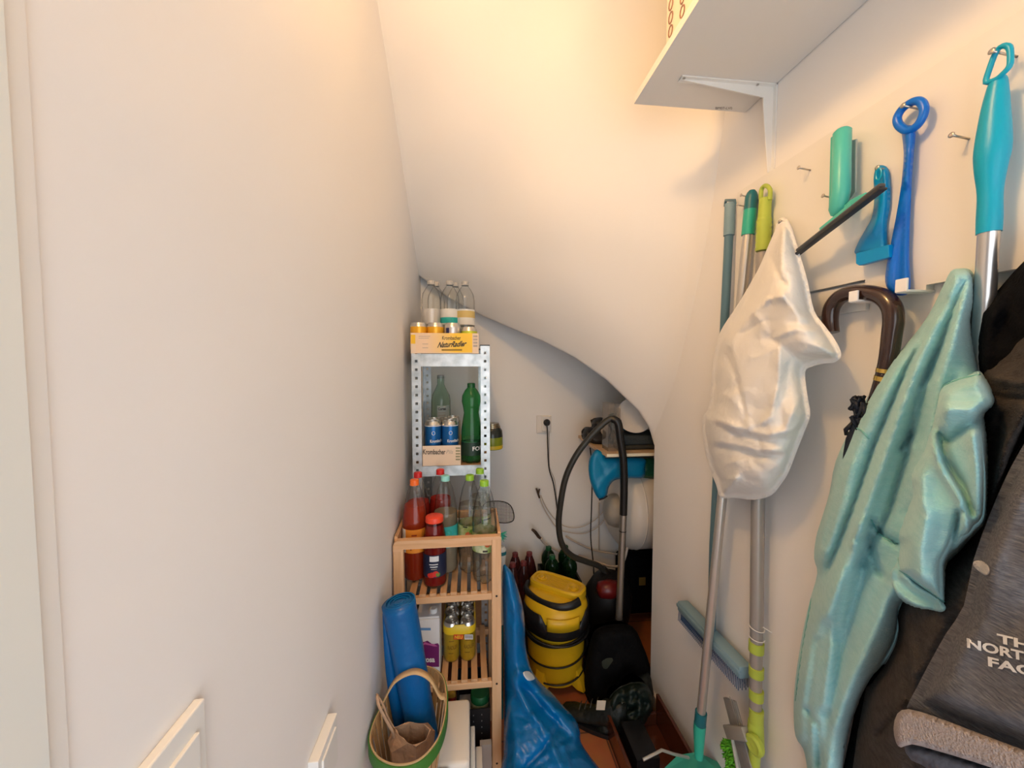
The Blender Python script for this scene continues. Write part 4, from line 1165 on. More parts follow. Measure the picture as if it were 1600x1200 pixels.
can('beer_can', 'blue tall beer can at the left front of the cream tray', (xx0, 1.542, ZM + .004), 'cb', M_BLC, .168, r_, cg, rot=.0, marks=mk)
can('beer_can', 'blue tall beer can second from left in the cream tray', (xx0 + .0665, 1.542, ZM + .004), 'cb', M_BLC, .168, r_, cg)
M_CRM = mat('cream_can_print', (0.52, 0.45, 0.36), .35, .4)
xr = xx0 + .133
can('beer_can', 'cream tall beer can beside the green bottle', (xt1 - .036, 1.66, ZM + .004), 'cc', M_CRM, .168, r_, cg, marks=[('ring', 290, .08, .016, .0014, M_INK)])
can('beer_can', 'cream tall beer can behind the left blue can', (xx0, 1.612, ZM + .004), 'cd', M_BLC, .168, r_, cg)
can('beer_can', 'tall beer can behind the second blue can', (xx0 + .0665, 1.612, ZM + .004), 'cd', M_BLC, .168, r_, cg)
# green PET bottle
M_LBG = mat('dark_green_label', (0.01, 0.035, 0.02), .45)
c = atY(735, 650, 1.555)
bottle('water_bottle', 'green plastic water bottle with narrow waist on the middle metal shelf', 'bottle', (max(c.x, xt1 + .0425), 1.555, ZM), 'greenb', GREENB, M_PETG, C_DG, L_CLEAR, .10, M_LBG, (.032, .085),
       marks=[('text', 'FORST', 275, .052, .07, .017, M_WTX), ('patch', 180, 300, .0855, .088, mat('mid_green_label', (0.02, .16, .06), .5))], petal=True)
# big glass bottle behind
GLB = [(0.0, 0.008), (0.02, 0.002), (0.040, 0.0), (0.044, 0.008), (0.044, 0.225), (0.040, 0.25), (0.022, 0.285), (0.016, 0.30), (0.016, 0.335)]
c = atY(688, 640, 1.79)
bottle('glass_bottle', 'large pale green glass bottle behind the beer cans with white lettered label', 'bottle', (c.x + .003, 1.79, ZM + .004), 'glb', GLB, M_GLS, C_CLEAR, None, 0, None)
gl = _bot['glb']
lb = lathe('paper_label', [(.0450, .120), (.0450, .205)], mat('pale_grey_label', (0.50, 0.53, 0.48), .6), gl, 12, cap=False, a0=math.radians(252), a1=math.radians(330))
for s, z, w, h in (('Cortes', .185, .036, .011), ('natural', .166, .03, .007), ('1000 ml', .146, .026, .006), ('water', .130, .026, .007)):
    if s == 'Cortes': pass
for k, (s, z, w, h) in enumerate((('Cortes', .185, .036, .012),)):
    lettering('label_lettering', s, lambda u, v: Vector((.0457 * math.cos(math.radians(258) + u / .0457), .0457 * math.sin(math.radians(258) + u / .0457), z + v)), M_INK, lb, bold=.03, width=w, height=h)
for z in (.172, .160, .150, .138, .128):
    lathe('label_print', [(.0456, z), (.0456, z + .003)], M_GREYINK, lb, 8, cap=False, a0=math.radians(258), a1=math.radians(300 if z > .14 else 312))
# jar / pack at the right rear of the middle shelf, sticking out
jx = atY(775, 670, 1.80)
jr = thing('preserve_jar', 'lidded jar of green and yellow preserves sticking out right of the metal shelf', 'jar', (.102, 1.79, ZM), local=True)
JR = .051
lathe('jar_body', [(0, .001), (JR * .96, .001), (JR, .006), (JR, .055), (JR * .95, .085), (JR * .74, .100), (JR * .72, .104)], mat('olive_preserve', (0.24, 0.28, 0.02), .25), jr, 28, cap=False)
lathe('jar_base_band', [(JR + .0006, .004), (JR + .0006, .020)], mat('yellow_band', (0.65, .45, .02), .35), jr, 28, cap=False)
lathe('jar_shoulder', [(JR + .0006, .058), (JR * .955, .086), (JR * .75, .101)], mat('dark_jar_glass', (0.03, .035, .03), .15), jr, 28, cap=False)
lathe('lid', [(JR * .74, .099), (JR * .78, .100), (JR * .78, .106), (JR * .72, .108), (JR * .72, .113), (JR * .66, .115), (JR * .66, .120), (0, .121)], mat('bronze_lid', (0.35, 0.28, 0.18), .3, .9), jr, 28, cap=False)

# ================================================================== WOODEN SHELF
PINE1 = (0.62, 0.36, 0.18); PINE2 = (0.74, 0.47, 0.27)
W_Z = wood('pine_z', PINE1, PINE2, 2); W_X = wood('pine_x', PINE1, PINE2, 0); W_Y = wood('pine_y', (0.55, .30, .14), (0.68, .41, .22), 1)
YW0 = 1.22; YW1 = 1.49
XC = max(atY(614.5, 900, YW0).x, XL + .004); XD = atY(783.5, 900, YW0).x
zr = atY(700, 842, YW0).z
PW = .032
ws = thing('wooden_shelf', 'small slatted pine shelf rack in front of the metal shelving', 'shelf', ((XC + XD) / 2, YW0 + .12, 0))
def wpost(x0, y0_, zt_, name='post'):
    bx(name, (x0, y0_, 0), (x0 + PW, y0_ + .022, zt_), W_Z, ws, .003)
wpost(XC, YW0, zr - .028); wpost(XD - PW, YW0, zr - .006); wpost(XC, YW1 - .022, zr - .006); wpost(XD - PW, YW1 - .022, zr - .006)
# top rail with rounded corner
P = []
w = XD - XC
pr = [(0, -.030), (0, -.016), (.003, -.007), (.010, -.001), (.020, 0), (w - .014, 0), (w - .001, 0), (w, -.004), (w, -.006), (w - PW - .0005, -.006)]
top_pts = [(0, -.034), (0, -.014), (.004, -.006), (.012, -.001), (.022, 0.0), (w - .004, 0.0), (w, -.004), (w, -.010), (w - PW, -.0101), (w - PW, -.028), (PW, -.028), (PW, -.034)]
fr = [Vector((XC + a, YW0 - .0005, zr + b)) for a, b in top_pts]
V, Fc = prism_vf(fr, [p + Vector((0, .0225, 0)) for p in fr])
mesh_obj('top_rail', V, Fc, W_X, ws, False)
bx('rear_rail', (XC + PW, YW1 - .020, zr - .034), (XD - PW, YW1 - .002, zr - .008), W_X, ws, .002)
# side rails on top with the rounded front ends
for x in (XC, XD - .010):
    pts = [(YW0 + .022, zr - .002), (YW0 + .026, zr + .004), (YW0 + .040, zr + .004), (YW1 - .03, zr + .004), (YW1 - .022, zr - .002), (YW1 - .022, zr - .026), (YW0 + .022, zr - .026)]
    fr = [Vector((x, a, b)) for a, b in pts]; V, Fc = prism_vf(fr, [p + Vector((.010, 0, 0)) for p in fr]); mesh_obj('side_rail', V, Fc, W_Y, ws, False)
SH = [atY(700, 927, YW0).z, atY(700, 1066, YW0).z, 0.11]
M_HOLE = mat('screw_hole', (0.02, 0.012, 0.008), .6)
for i, z in enumerate(SH):
    bx('front_rail', (XC + PW, YW0 + .001, z - .032), (XD - PW, YW0 + .019, z - .0105), W_X, ws, .002)
    bx('shelf_back_rail', (XC + PW, YW1 - .019, z - .032), (XD - PW, YW1 - .001, z - .0105), W_X, ws, .002)
    n = 8
    for k in range(n):
        xc = XC + PW + .008 + (XD - XC - 2 * PW - .016) * (k + .5) / n
        bx('slat', (xc - .0105, YW0 + .003, z - .010), (xc + .0105, YW1 - .003, z), W_Y, ws, .001)
    for x in (XC + PW / 2, XD - PW / 2):
        lathe('screw_hole', [(0, .0004), (.0036, .0004), (.0036, -.002)], M_HOLE, ws, 12, cap=False, M=axisM((x, YW0, z - .020), (0, -1, 0)))
Z1, Z2, Z3 = SH
# -- bottles on the top slatted shelf
M_LO = mat('orange_label', (0.85, 0.30, 0.03), .5); M_LR = mat('red_label', (0.6, .04, .03), .5); M_LA = mat('aqua_label', (0.04, 0.48, 0.50), .5)
M_LL = mat('lime_cream_label', (0.66, 0.68, 0.42), .5, var=(40, (0.30, 0.42, 0.10), .1)); M_DB = mat('dark_navy_label', (0.012, 0.018, 0.05), .45)
M_BRN = mat('brown_red_ink', (0.35, .06, .02), .5)
g1 = 'juice bottles on the wooden shelf'
def pos(px, Y): return atY(px, 800, Y).x
xlw = XL + .048
bottle('juice_bottle', 'orange capped bottle of red orange drink at the left of the wooden shelf', 'bottle', (-.190, 1.325, Z1), 'o', PET, M_PET, C_ORANGE, L_ORANGE, .245, M_LO, (.10, .175), g1,
       marks=[('patch', 200, 232, .10, .175, M_LBW), ('patch', 262, 285, .155, .160, M_BRN), ('patch', 250, 330, .146, .150, M_BRN), ('patch', 255, 262, .11, .135, M_BRN)])
bottle('juice_bottle', 'red capped juice bottle against the left wall behind the orange capped one', 'bottle', (-.190, 1.415, Z1), 'r', PET, M_PET, C_RED, L_RED, .225, M_LR, (.10, .175), g1)
bottle('juice_bottle', 'red capped bottle at the rear of the wooden shelf behind the aqua capped one', 'bottle', (-.112, 1.446, Z1), 'r', group=g1)
bottle('juice_bottle', 'aqua capped bottle of cloudy drink with aqua label', 'bottle', (-.088, 1.362, Z1), 'a', PET, M_PET, C_AQUA, L_BEIGE, .205, M_LA, (.095, .165), g1,
       marks=[('disc', 285, .142, .014, M_LBT), ('patch', 238, 262, .112, .135, M_LBT), ('patch', 300, 312, .098, .118, mat('yellow_leaf_print', (.7, .6, .1), .5))])
mkl = [('disc', 262, .135, .012, mat('fruit_red_print', (.6, .12, .03), .5)), ('disc', 278, .146, .009, mat('leaf_print', (.10, .30, .03), .5)), ('patch', 235, 258, .160, .164, M_LBG), ('patch', 285, 330, .150, .155, M_LBG), ('patch', 285, 320, .110, .118, M_LBG), ('patch', 240, 262, .108, .114, M_INK)]
bottle('soda_bottle', 'lime capped clear bottle at the right front of the wooden shelf', 'bottle', (.047, 1.290, Z1), 'l', PET, M_PET, C_LIME, L_CLEAR, .228, M_LL, (.105, .165), 'lime capped bottles on the wooden shelf',
       marks=mkl, rot=.35)
bottle('soda_bottle', 'lime capped clear bottle behind the right front bottle and left of it', 'bottle', (-.002, 1.36, Z1), 'l', group='lime capped bottles on the wooden shelf')
bottle('soda_bottle', 'lime capped clear bottle third from the front at the right', 'bottle', (.036, 1.440, Z1), 'l', group='lime capped bottles on the wooden shelf')
# sauce bottle with red lid in front
SAU = [(0.0, 0.004), (0.030, 0.0), (0.036, 0.004), (0.038, 0.014), (0.038, 0.150), (0.036, 0.170), (0.030, 0.198), (0.0265, 0.212), (0.0265, 0.225)]
sx_ = pos(675.5, 1.235)
bottle('sauce_bottle', 'red lidded glass bottle of red sauce with dark label, front of wooden shelf', 'bottle', (-.120, 1.282, Z1), 's', SAU, clear('clear_glass', (.93, .93, .92), .03), plain('vermilion_lid', (0.78, .07, .03), .35), L_DRED, .205, M_DB, (.040, .115),
       capr=.0295, petal=False, marks=[('patch', 250, 294, .094, .112, M_WTX), ('patch', 248, 290, .083, .086, M_WTX), ('patch', 252, 288, .075, .078, M_WTX), ('patch', 256, 284, .068, .070, M_GREYINK),
       ('disc', 262, .050, .009, plain('tomato_print', (.6, .03, .02))), ('disc', 278, .053, .010, plain('tomato_print', (.6, .03, .02))), ('disc', 250, .048, .008, plain('tomato_print', (.6, .03, .02))), ('disc', 290, .050, .007, plain('basil_print', (.08, .25, .04)))], group=None)
# -- second slatted shelf: carton, six pack and things behind
ct = thing('drink_carton', 'white and purple drink carton beside the blue roll', 'carton', (pos(674, 1.27), 1.27, Z2))
cx0 = atY(650, 1000, 1.245).x; cx1 = atY(687, 1000, 1.245).x; cz1 = atY(670, 968, 1.245).z
M_CW = mat('carton_white', (0.72, 0.73, 0.76), .4); M_CP = mat('carton_purple', (0.16, 0.015, 0.14), .4)
bx('carton_body', (cx0, 1.245, Z2), (cx1, 1.335, cz1), M_CW, ct, .001)
bx('carton_top', (cx0 + .002, 1.250, cz1), (cx1 - .002, 1.333, cz1 + .006), M_CW, ct, .001)
lathe('cap', [(0.013, 0), (.013, .012), (.011, .014), (0, .014)], M_WTX, ct, 20, M=Matrix.Translation((cx1 - .022, 1.275, cz1 + .006)))
patch('carton_print', [(650, 1004), (655, 1000), (662, 1003), (668, 1001), (676, 1007), (684, 1005), (686.2, 1008), (686.2, 1042), (650, 1042)], 1.2445, M_CP, ct)
patch('carton_print', [(659, 1009), (664, 1003), (672, 1006), (677, 1006), (684, 1010), (678, 1010), (672, 1008.5), (664, 1007)], 1.2440, mat('pink_wave', (.5, .12, .35), .5), ct)
patch('carton_print', [(650, 981), (673, 981), (673, 985), (650, 985)], 1.2445, mat('sky_blue_print', (.12, .28, .55), .5), ct)
lettering('lettering', 'rosa', lambda u, v: atY(661.5 + u, 1035 - v, 1.2438), M_WTX, ct, bold=.04, width=18, height=6.5)
lettering('lettering', 'l', lambda u, v: atY(659.5 + u, 1027 - v, 1.2438), M_WTX, ct, bold=.04, width=1.8, height=6)
M_YC = mat('gold_yellow_can', (0.52, 0.36, 0.03), .3, .5)
yg = 'yellow cans held in the six pack'
cans6 = []
yx = [pos(704, 1.325), pos(704, 1.325) + .0565]
for j, Y in enumerate((1.325, 1.381, 1.437)):
    for i, x in enumerate(yx):
        can('beer_can', '%s %s yellow can of the wrapped six pack' % (('front', 'middle', 'rear')[j], ('left', 'right')[i]), (x, Y, Z2), 'cy', M_YC, .140, .0277, yg, marks=[('text', 'RADLER', 245, .05, .036, .014, mat('dark_gold', (.22, .13, .01), .5)), ('patch', 255, 290, .078, .081, mat('dark_gold', (.22, .13, .01), .5)), ('patch', 250, 285, .035, .038, mat('dark_gold', (.22, .13, .01), .5))])
wr = thing('six_pack_wrap', 'yellow carrier wrap holding the six yellow cans with red price mark', 'can carrier', (yx[0] + .03, 1.38, Z2 + .12))
M_YW = mat('yellow_film', (0.80, 0.55, 0.02), .35)
wx0 = yx[0] - .0287; wx1 = yx[1] + .0287; wy0 = 1.2962; wy1 = 1.4657; wz0 = Z2 + .103; wz1 = Z2 + .134
ring_ = []
def rrect(x0, x1, y0_, y1_, r, z, n=5):
    out = []
    for (cx, cy, a0) in ((x1 - r, y0_ + r, -90), (x1 - r, y1_ - r, 0), (x0 + r, y1_ - r, 90), (x0 + r, y0_ + r, 180)):
        for k in range(n + 1):
            a = math.radians(a0 + 90 * k / n); out.append(Vector((cx + r * math.cos(a), cy + r * math.sin(a), z)))
    return out
A1 = rrect(wx0, wx1, wy0, wy1, .029, wz0); A2 = rrect(wx0, wx1, wy0, wy1, .029, wz1 - .008); A3 = rrect(wx0 + .006, wx1 - .006, wy0 + .006, wy1 - .006, .025, wz1)
nn = len(A1); V = A1 + A2 + A3; Fc = []
for L0 in (0, nn):
    for i in range(nn): Fc.append((L0 + i, L0 + (i + 1) % nn, L0 + nn + (i + 1) % nn, L0 + nn + i))
mesh_obj('wrap_film', V, Fc, M_YW, wr)
patch('price_mark', [(709, 991.5), (724, 991.5), (724, 999), (709, 999)], wy0 - .0008, mat('red_print', (.65, .04, .02), .5), wr)
patch('barcode_field', [(726, 991.5), (739, 991.5), (739, 999), (726, 999)], wy0 - .0008, M_WTX, wr)
for k in range(6): patch('barcode', [(727 + k * 2, 992.4), (728 + k * 2, 992.4), (728 + k * 2, 998), (727 + k * 2, 998)], wy0 - .0014, M_INK, wr)
lettering('lettering', 'NEU', lambda u, v: atY(710.5 + u, 998 - v, wy0 - .0014), M_YW, wr, bold=.02, width=12, height=5)
# things on the metal shelf levels seen through the gap
Zl = levels[2] + .001
gj = thing('glass_jar', 'pale green labelled glass jar behind the six pack', 'jar', (pos(712, 1.60), 1.60, Zl), local=True)
lathe('jar_body', [(0, .001), (.042, .001), (.044, .006), (.044, .10), (.034, .115)], M_GLS, gj, 24, cap=False)
lathe('paper_label', [(.0448, .03), (.0448, .09)], mat('soft_green_label', (.45, .55, .42), .5), gj, 24, cap=False)
lathe('lid', [(.036, .113), (.036, .127), (0, .128)], M_WTX, gj, 24, cap=False)
sb = thing('storage_box', 'white storage box behind the drink carton', 'box', (pos(675, 1.62), 1.62, Zl))
bx('box_body', (XA + .04, 1.55, Zl), (pos(697, 1.6), 1.72, Zl + .12), M_CW, sb, .004); bx('box_lid', (XA + .038, 1.548, Zl + .12), (pos(697, 1.6) + .002, 1.722, Zl + .128), M_CW, sb, .002)
dk = thing('storage_tin', 'black tin at the right behind the six pack', 'tin', (pos(745, 1.58), 1.58, Zl))
bx('tin_body', (pos(732, 1.58) + .012, 1.545, Zl), (XB - .038, 1.70, Zl + .12), mat('black_tin', (.012, .012, .013), .3), dk, .004); bx('tin_lid', (pos(732, 1.58) + .010, 1.543, Zl + .12), (XB - .036, 1.702, Zl + .130), mat('dark_green_tin', (.02, .05, .03), .35), dk, .003)
# -- third slatted shelf: crate and jar
zc3 = Z3 + .001
cr = thing('plastic_crate', 'black crate with small vents low on the wooden shelf', 'crate', (XD - .08, 1.34, Z3))
cxr = XD - PW - .004; cxl = cxr - .115; ctop = atY(750, 1106, 1.26).z
M_BP = mat('black_crate_plastic', (0.010, 0.010, 0.012), .5)
for (lo, hi) in (((cxl, 1.255, zc3), (cxr, 1.259, ctop)), ((cxl, 1.436, zc3), (cxr, 1.440, ctop)), ((cxl, 1.259, zc3), (cxl + .004, 1.436, ctop)), ((cxr - .004, 1.259, zc3), (cxr, 1.436, ctop)), ((cxl + .004, 1.259, zc3), (cxr - .004, 1.436, zc3 + .004))):
    bx('crate_wall', lo, hi, M_BP, cr)
bm = bmesh.new()
for k in range(9):
    for j in range(3): box(bm, (cxl + .03 + j * .028, 1.2545, ctop - .02 - k * .022), (.003, .001, .004))
build('vent', bm, mat('grey_vent', (.18, .18, .18), .6), cr, False)
gjr = thing('mustard_jar', 'jar with dark green lid and pale label inside the black crate', 'jar', (pos(749, 1.31), 1.31, ctop - .10), local=True)
lathe('jar_body', [(0, 0), (.03, 0), (.032, .004), (.032, .085), (.029, .095)], plain('pale_yellow_jar', (.55, .5, .25)), gjr, 24, cap=False)
lathe('lid', [(.0335, .090), (.0335, .112), (.031, .116), (0, .116)], plain('forest_green_lid', (.01, .10, .03)), gjr, 24, cap=False)
st2 = bx('filler_box', (cxl + .006, 1.262, zc3 + .005), (cxr - .006, 1.434, ctop - .101), M_CW); st2.name = 'carton_box'
tag(st2, 'plain carton lying hidden in the black crate under the jar', 'box')
# red-yellow packet left of the green lidded jar
pkx = pos(722, 1.31)
pk2 = thing('snack_packet', 'yellow and dark red packet beside the green lidded jar', 'packet', (pkx, 1.32, zc3))
bx('packet_body', (cxl - .050, 1.30, zc3), (cxl - .004, 1.34, ctop + .028), plain('mustard_packet', (.5, .30, .04)), pk2, .006)
bx('packet_band', (cxl - .0505, 1.299, ctop - .02), (cxl - .0035, 1.341, ctop + .012), plain('oxblood_print', (.2, .02, .02)), pk2, .006)
# ================================================================== WHITE BOXES stood beside the basket
M_WP = mat('white_plastic', (0.78, 0.74, 0.68), .4)
def slab(name, label, px0, px1, ytop, Y0, Y1, m=M_WP, r=.012):
    x0 = atY(px0, ytop, Y1).x; x1 = atY(px1, ytop, Y1).x; z1 = atY(px0, ytop, Y1).z
    t = thing(name, label, 'box', ((x0 + x1) / 2, Y0, 0))
    bm = bmesh.new(); box(bm, ((x0 + x1) / 2, (Y0 + Y1) / 2, z1 / 2), (x1 - x0, Y1 - Y0, z1), r, seg=3)
    o = build('box_body', bm, m, t, True); sharp(o, 60)
    return t, x0, x1, z1
t_, xa, xb, z_ = slab('storage_tub', 'tall white plastic tub right of the basket', 664, 734, 1096, .985, 1.19)
t_, xa, xb, z_ = slab('storage_tub', 'second white plastic tub, lower, right of the tall one', 735, 742, 1134, .99, 1.19, mat('cool_white_plastic', (.70, .72, .72), .4), .003)
t_, xa, xb, z_ = slab('storage_tub', 'third white plastic tub, lowest and next to the shelf post', 743, 753, 1166, 1.0, 1.19, M_WP, .003)
bk_ = bx('cardboard_box', (atY(745, 1165, 1.215).x + .01, 1.196, 0), (XD - .035, 1.214, atY(750, 1163, 1.2).z), mat('grey_card', (.40, .36, .33), .7)); tag(bk_, 'flat grey card leaning upright on the front of the wooden shelf base', 'card')
# stand under the basket
bs = thing('moving_box', 'closed plain box carrying the basket', 'box', (-.16, .97, 0))
bx('box_body', (XL + .003, .84, 0), (-.058, .978, .36), M_WP, bs, .006)

# ================================================================== BASKET
M_WILL = wood('pale_bamboo', (0.42, 0.24, 0.10), (0.60, 0.38, 0.18), 2, 1.4)
M_WILL2 = mat('peeled_wood_strip', (0.60, 0.40, 0.20), .5, bump=(60, .2))
M_GRN = mat('green_painted_strip', (0.05, 0.19, 0.03), .5, bump=(60, .15))
zrim = H - .885
bc = Vector((-.147, .975, zrim))
bsk = thing('basket', 'oval wooden chip basket with green rim and arched handle', 'basket', (bc.x, bc.y, .36))
rim_px = [(598, 1100), (583, 1130), (577, 1160), (590, 1186), (620, 1198), (655, 1190), (683, 1160), (696, 1122), (698, 1082), (690, 1055), (668, 1042), (640, 1046), (615, 1062)]
rimP = []
for x, y in rim_px:
    p = atZ(x, y, zrim); p.x = max(p.x, XL + .008); rimP.append(p)
rimC = catmull(rimP, 8, True)
cen = sum(rimC, Vector()) / len(rimC)
def band(name, ring, z0, z1, tk, m, off=0.0, closed=True):
    V = []; Fc = []; n = len(ring)
    for p in ring:
        o = (p - cen); o.z = 0; o.normalize()
        for (rr, zz) in ((off, z0), (off, z1), (off - tk, z1), (off - tk, z0)):
            q = p + o * rr; V.append(Vector((max(q.x, XL + .001), q.y, zz)))
    for i in range(n if closed else n - 1):
        j = (i + 1) % n
        for k in range(4):
            l = (k + 1) % 4; Fc.append((i * 4 + k, i * 4 + l, j * 4 + l, j * 4 + k))
    return mesh_obj(name, V, Fc, m, bsk, False)
band('rim_band', rimC, zrim - .028, zrim + .001, .003, M_GRN, .003)
band('inner_rim', rimC, zrim - .024, zrim + .004, .003, M_WILL2, -.0005)
nsl = 24
bz0 = .362
for k in range(nsl):
    i = int(k * len(rimC) / nsl)
    a = rimC[i]; b = rimC[(i + 3) % len(rimC)]
    ia = cen + (a - cen) * .72; ib = cen + (b - cen) * .72
    q = [Vector((a.x, a.y, zrim - .002)), Vector((b.x, b.y, zrim - .002)), Vector((ib.x, ib.y, bz0)), Vector((ia.x, ia.y, bz0))]
    q = [cen * 0 + Vector((cen.x + (v.x - cen.x) * .975, cen.y + (v.y - cen.y) * .975, v.z)) for v in q]
    nrm = (q[1] - q[0]).cross(q[2] - q[0]).normalized() * .0018
    V, Fc = prism_vf(q, [v + nrm for v in q])
    mesh_obj('slat', V, Fc, M_WILL, bsk, False)
base = [Vector((cen.x + (p.x - cen.x) * .71, cen.y + (p.y - cen.y) * .71, bz0)) for p in rimC[::2]]
V, Fc = prism_vf(base, [p + Vector((0, 0, .004)) for p in base]); mesh_obj('basket_base', V, Fc, M_WILL, bsk, False)
hl = atY(598, 1112, .965); hr = atY(695, 1110, .985)
hp = [Vector((max(hl.x, XL + .006), .965, zrim - .03)), Vector((max(hl.x, XL + .008), .965, zrim + .02)), atY(604, 1086, .965), atY(620, 1061, .97), atY(648, 1049, .972), atY(672, 1060, .975), atY(687, 1086, .98), Vector((hr.x, .985, zrim + .01)), Vector((hr.x, .985, zrim - .03))]
hp = catmull(hp, 6)
V = []; Fc = []
for i, p in enumerate(hp):
    t = (hp[min(i + 1, len(hp) - 1)] - hp[max(i - 1, 0)]).normalized(); nn_ = t.cross(Vector((0, 1, 0))).normalized()
    for (a, b) in ((-.010, .0012), (.010, .0012), (.010, -.0012), (-.010, -.0012)):
        q = p + Vector((0, a, 0)) + nn_ * b; q.x = max(q.x, XL + .002); V.append(q)
for i in range(len(hp) - 1):
    for k in range(4):
        l = (k + 1) % 4; Fc.append((i * 4 + k, i * 4 + l, (i + 1) * 4 + l, (i + 1) * 4 + k))
mesh_obj('handle', V, Fc, M_WILL2, bsk, True)
# blue roll of bags standing in the basket
M_BLUEF = mat('blue_bin_bag_film', (0.0, 0.105, 0.33), .32, bump=(26, .35, 4))
brl = thing('bin_bag_roll', 'rolled blue bin bags standing tilted in the basket against the left wall', 'roll', (-.16, 1.03, .40))
T0 = atY(623.5, 940, 1.035); T1 = atY(655, 1118, 1.02); dd = (T1 - T0).normalized(); T1 = T0 + dd * ((T0.z - .372) / -dd.z)
R0 = .0445
V = []; Fc = []
x_ = dd.cross(Vector((0, 1, 0))).normalized(); y_ = dd.cross(x_)
nr, nc = 30, 40
for j in range(nr):
    t = j / (nr - 1); c = T0.lerp(T1, t)
    for i in range(nc):
        a = 2 * math.pi * i / nc
        r = R0 * (1 - .12 * t) * (1 + .05 * noise.noise(Vector((math.cos(a) * 1.5, math.sin(a) * 1.5, t * 5))))
        q = c + x_ * math.cos(a) * r + y_ * math.sin(a) * r; q.x = max(q.x, XL + .002); V.append(q)
for j in range(nr - 1):
    for i in range(nc):
        k = (i + 1) % nc; Fc.append((j * nc + i, j * nc + k, (j + 1) * nc + k, (j + 1) * nc + i))
Fc.append(tuple(range(nc))[::-1]); Fc.append(tuple((nr - 1) * nc + i for i in range(nc)))
mesh_obj('roll_body', V, Fc, M_BLUEF, brl)
sp = []
for k in range(90):
    a = k * .22; r = R0 * (.25 + .72 * k / 90)
    q = T0 - dd * .001 + x_ * math.cos(a) * r + y_ * math.sin(a) * r; q.x = max(q.x, XL + .003); sp.append(q)
tube('rolled_edge', sp, .0011, mat('blue_film_edge', (0.0, .16, .42), .3), brl, 6)
fl = []
for t in [k / 14 for k in range(15)]:
    c = T0.lerp(T1, .06 + .86 * t)
    fl.append((c, t))
V = []; Fc = []
for c, t in fl:
    wd = .006 + .022 * math.sin(t * 2.2)
    for s in (0, 1):
        q = c + Vector((-R0 * .9 - (wd if s else 0), -.004 - .004 * s, 0)); q.x = max(q.x, XL + .0015); V.append(q); V.append(q + Vector((0, .0015, 0)))
for i in range(len(fl) - 1):
    b = i * 4
    for (p, q) in ((0, 2), (2, 3), (3, 1), (1, 0)): Fc.append((b + p, b + q, b + 4 + q, b + 4 + p))
mesh_obj('loose_flap', V, Fc, M_BLUEF, brl)
# crumpled kraft bag in the basket
M_KR = mat('kraft_paper', (0.46, 0.29, 0.18), .75, bump=(50, .5, 4))
kb = thing('paper_bag', 'crumpled open kraft paper bag lying in the basket', 'paper bag', (-.14, .93, .37))
kt = [(615, 1136), (640, 1128), (663, 1131), (673, 1140), (666, 1156), (650, 1166), (638, 1161), (622, 1148)]
ko = [atZ(x, y, zrim - .012) for x, y in kt]
ktop2 = [atZ(x, y, zrim - .045) for x, y in [(611, 1140), (635, 1129), (668, 1130), (680, 1142), (672, 1162), (652, 1176), (612, 1176), (606, 1158)]]
kc = sum(ko, Vector()) / 8
kbm = [Vector((kc.x + (p.x - kc.x) * .75, kc.y + (p.y - kc.y) * .75, .370)) for p in ktop2]
kin = [p + (kc - p) * .06 for p in ko]
kin2 = [Vector((kc.x + (p.x - kc.x) * .7, kc.y + (p.y - kc.y) * .7, .385)) for p in ktop2]
V = kbm + ktop2 + ko + kin + kin2
Fc = []
for L0 in (0, 8, 16, 24):
    for i in range(8): Fc.append((L0 + i, L0 + (i + 1) % 8, L0 + 8 + (i + 1) % 8, L0 + 8 + i))
Fc.append(tuple(range(8))); Fc.append(tuple(range(32, 40)))
o = mesh_obj('bag_body', V, Fc, M_KR, kb, False)
sbm = o.modifiers.new('s', 'SUBSURF'); sbm.levels = 2; sbm.render_levels = 2; sbm.subdivision_type = 'SIMPLE'
tx = bpy.data.textures.new('crumple', 'CLOUDS'); tx.noise_scale = .02
dm = o.modifiers.new('d', 'DISPLACE'); dm.texture = tx; dm.strength = .007; dm.mid_level = .5
def strip(pts, w, name='strap'):
    P = catmull(pts, 5); V = []; Fc = []
    for i, p in enumerate(P):
        V += [p + Vector((-w / 2, 0, 0)), p + Vector((w / 2, .002, 0)), p + Vector((w / 2, .0035, 0)), p + Vector((-w / 2, .0015, 0))]
    for v in V: v.x = max(v.x, XL + .0012)
    for i in range(len(P) - 1):
        for k in range(4):
            l = (k + 1) % 4; Fc.append((i * 4 + k, i * 4 + l, (i + 1) * 4 + l, (i + 1) * 4 + k))
    return mesh_obj(name, V, Fc, M_KR, kb, True)
strip([atY(589, 1088, .90), atY(592, 1104, .89), atY(602, 1124, .895), atY(612, 1142, .90), atY(616, 1155, .91)], .006)
strip([atY(588, 1085, .91), atY(597, 1100, .905), atY(606, 1122, .91), atY(615, 1138, .915)], .004)

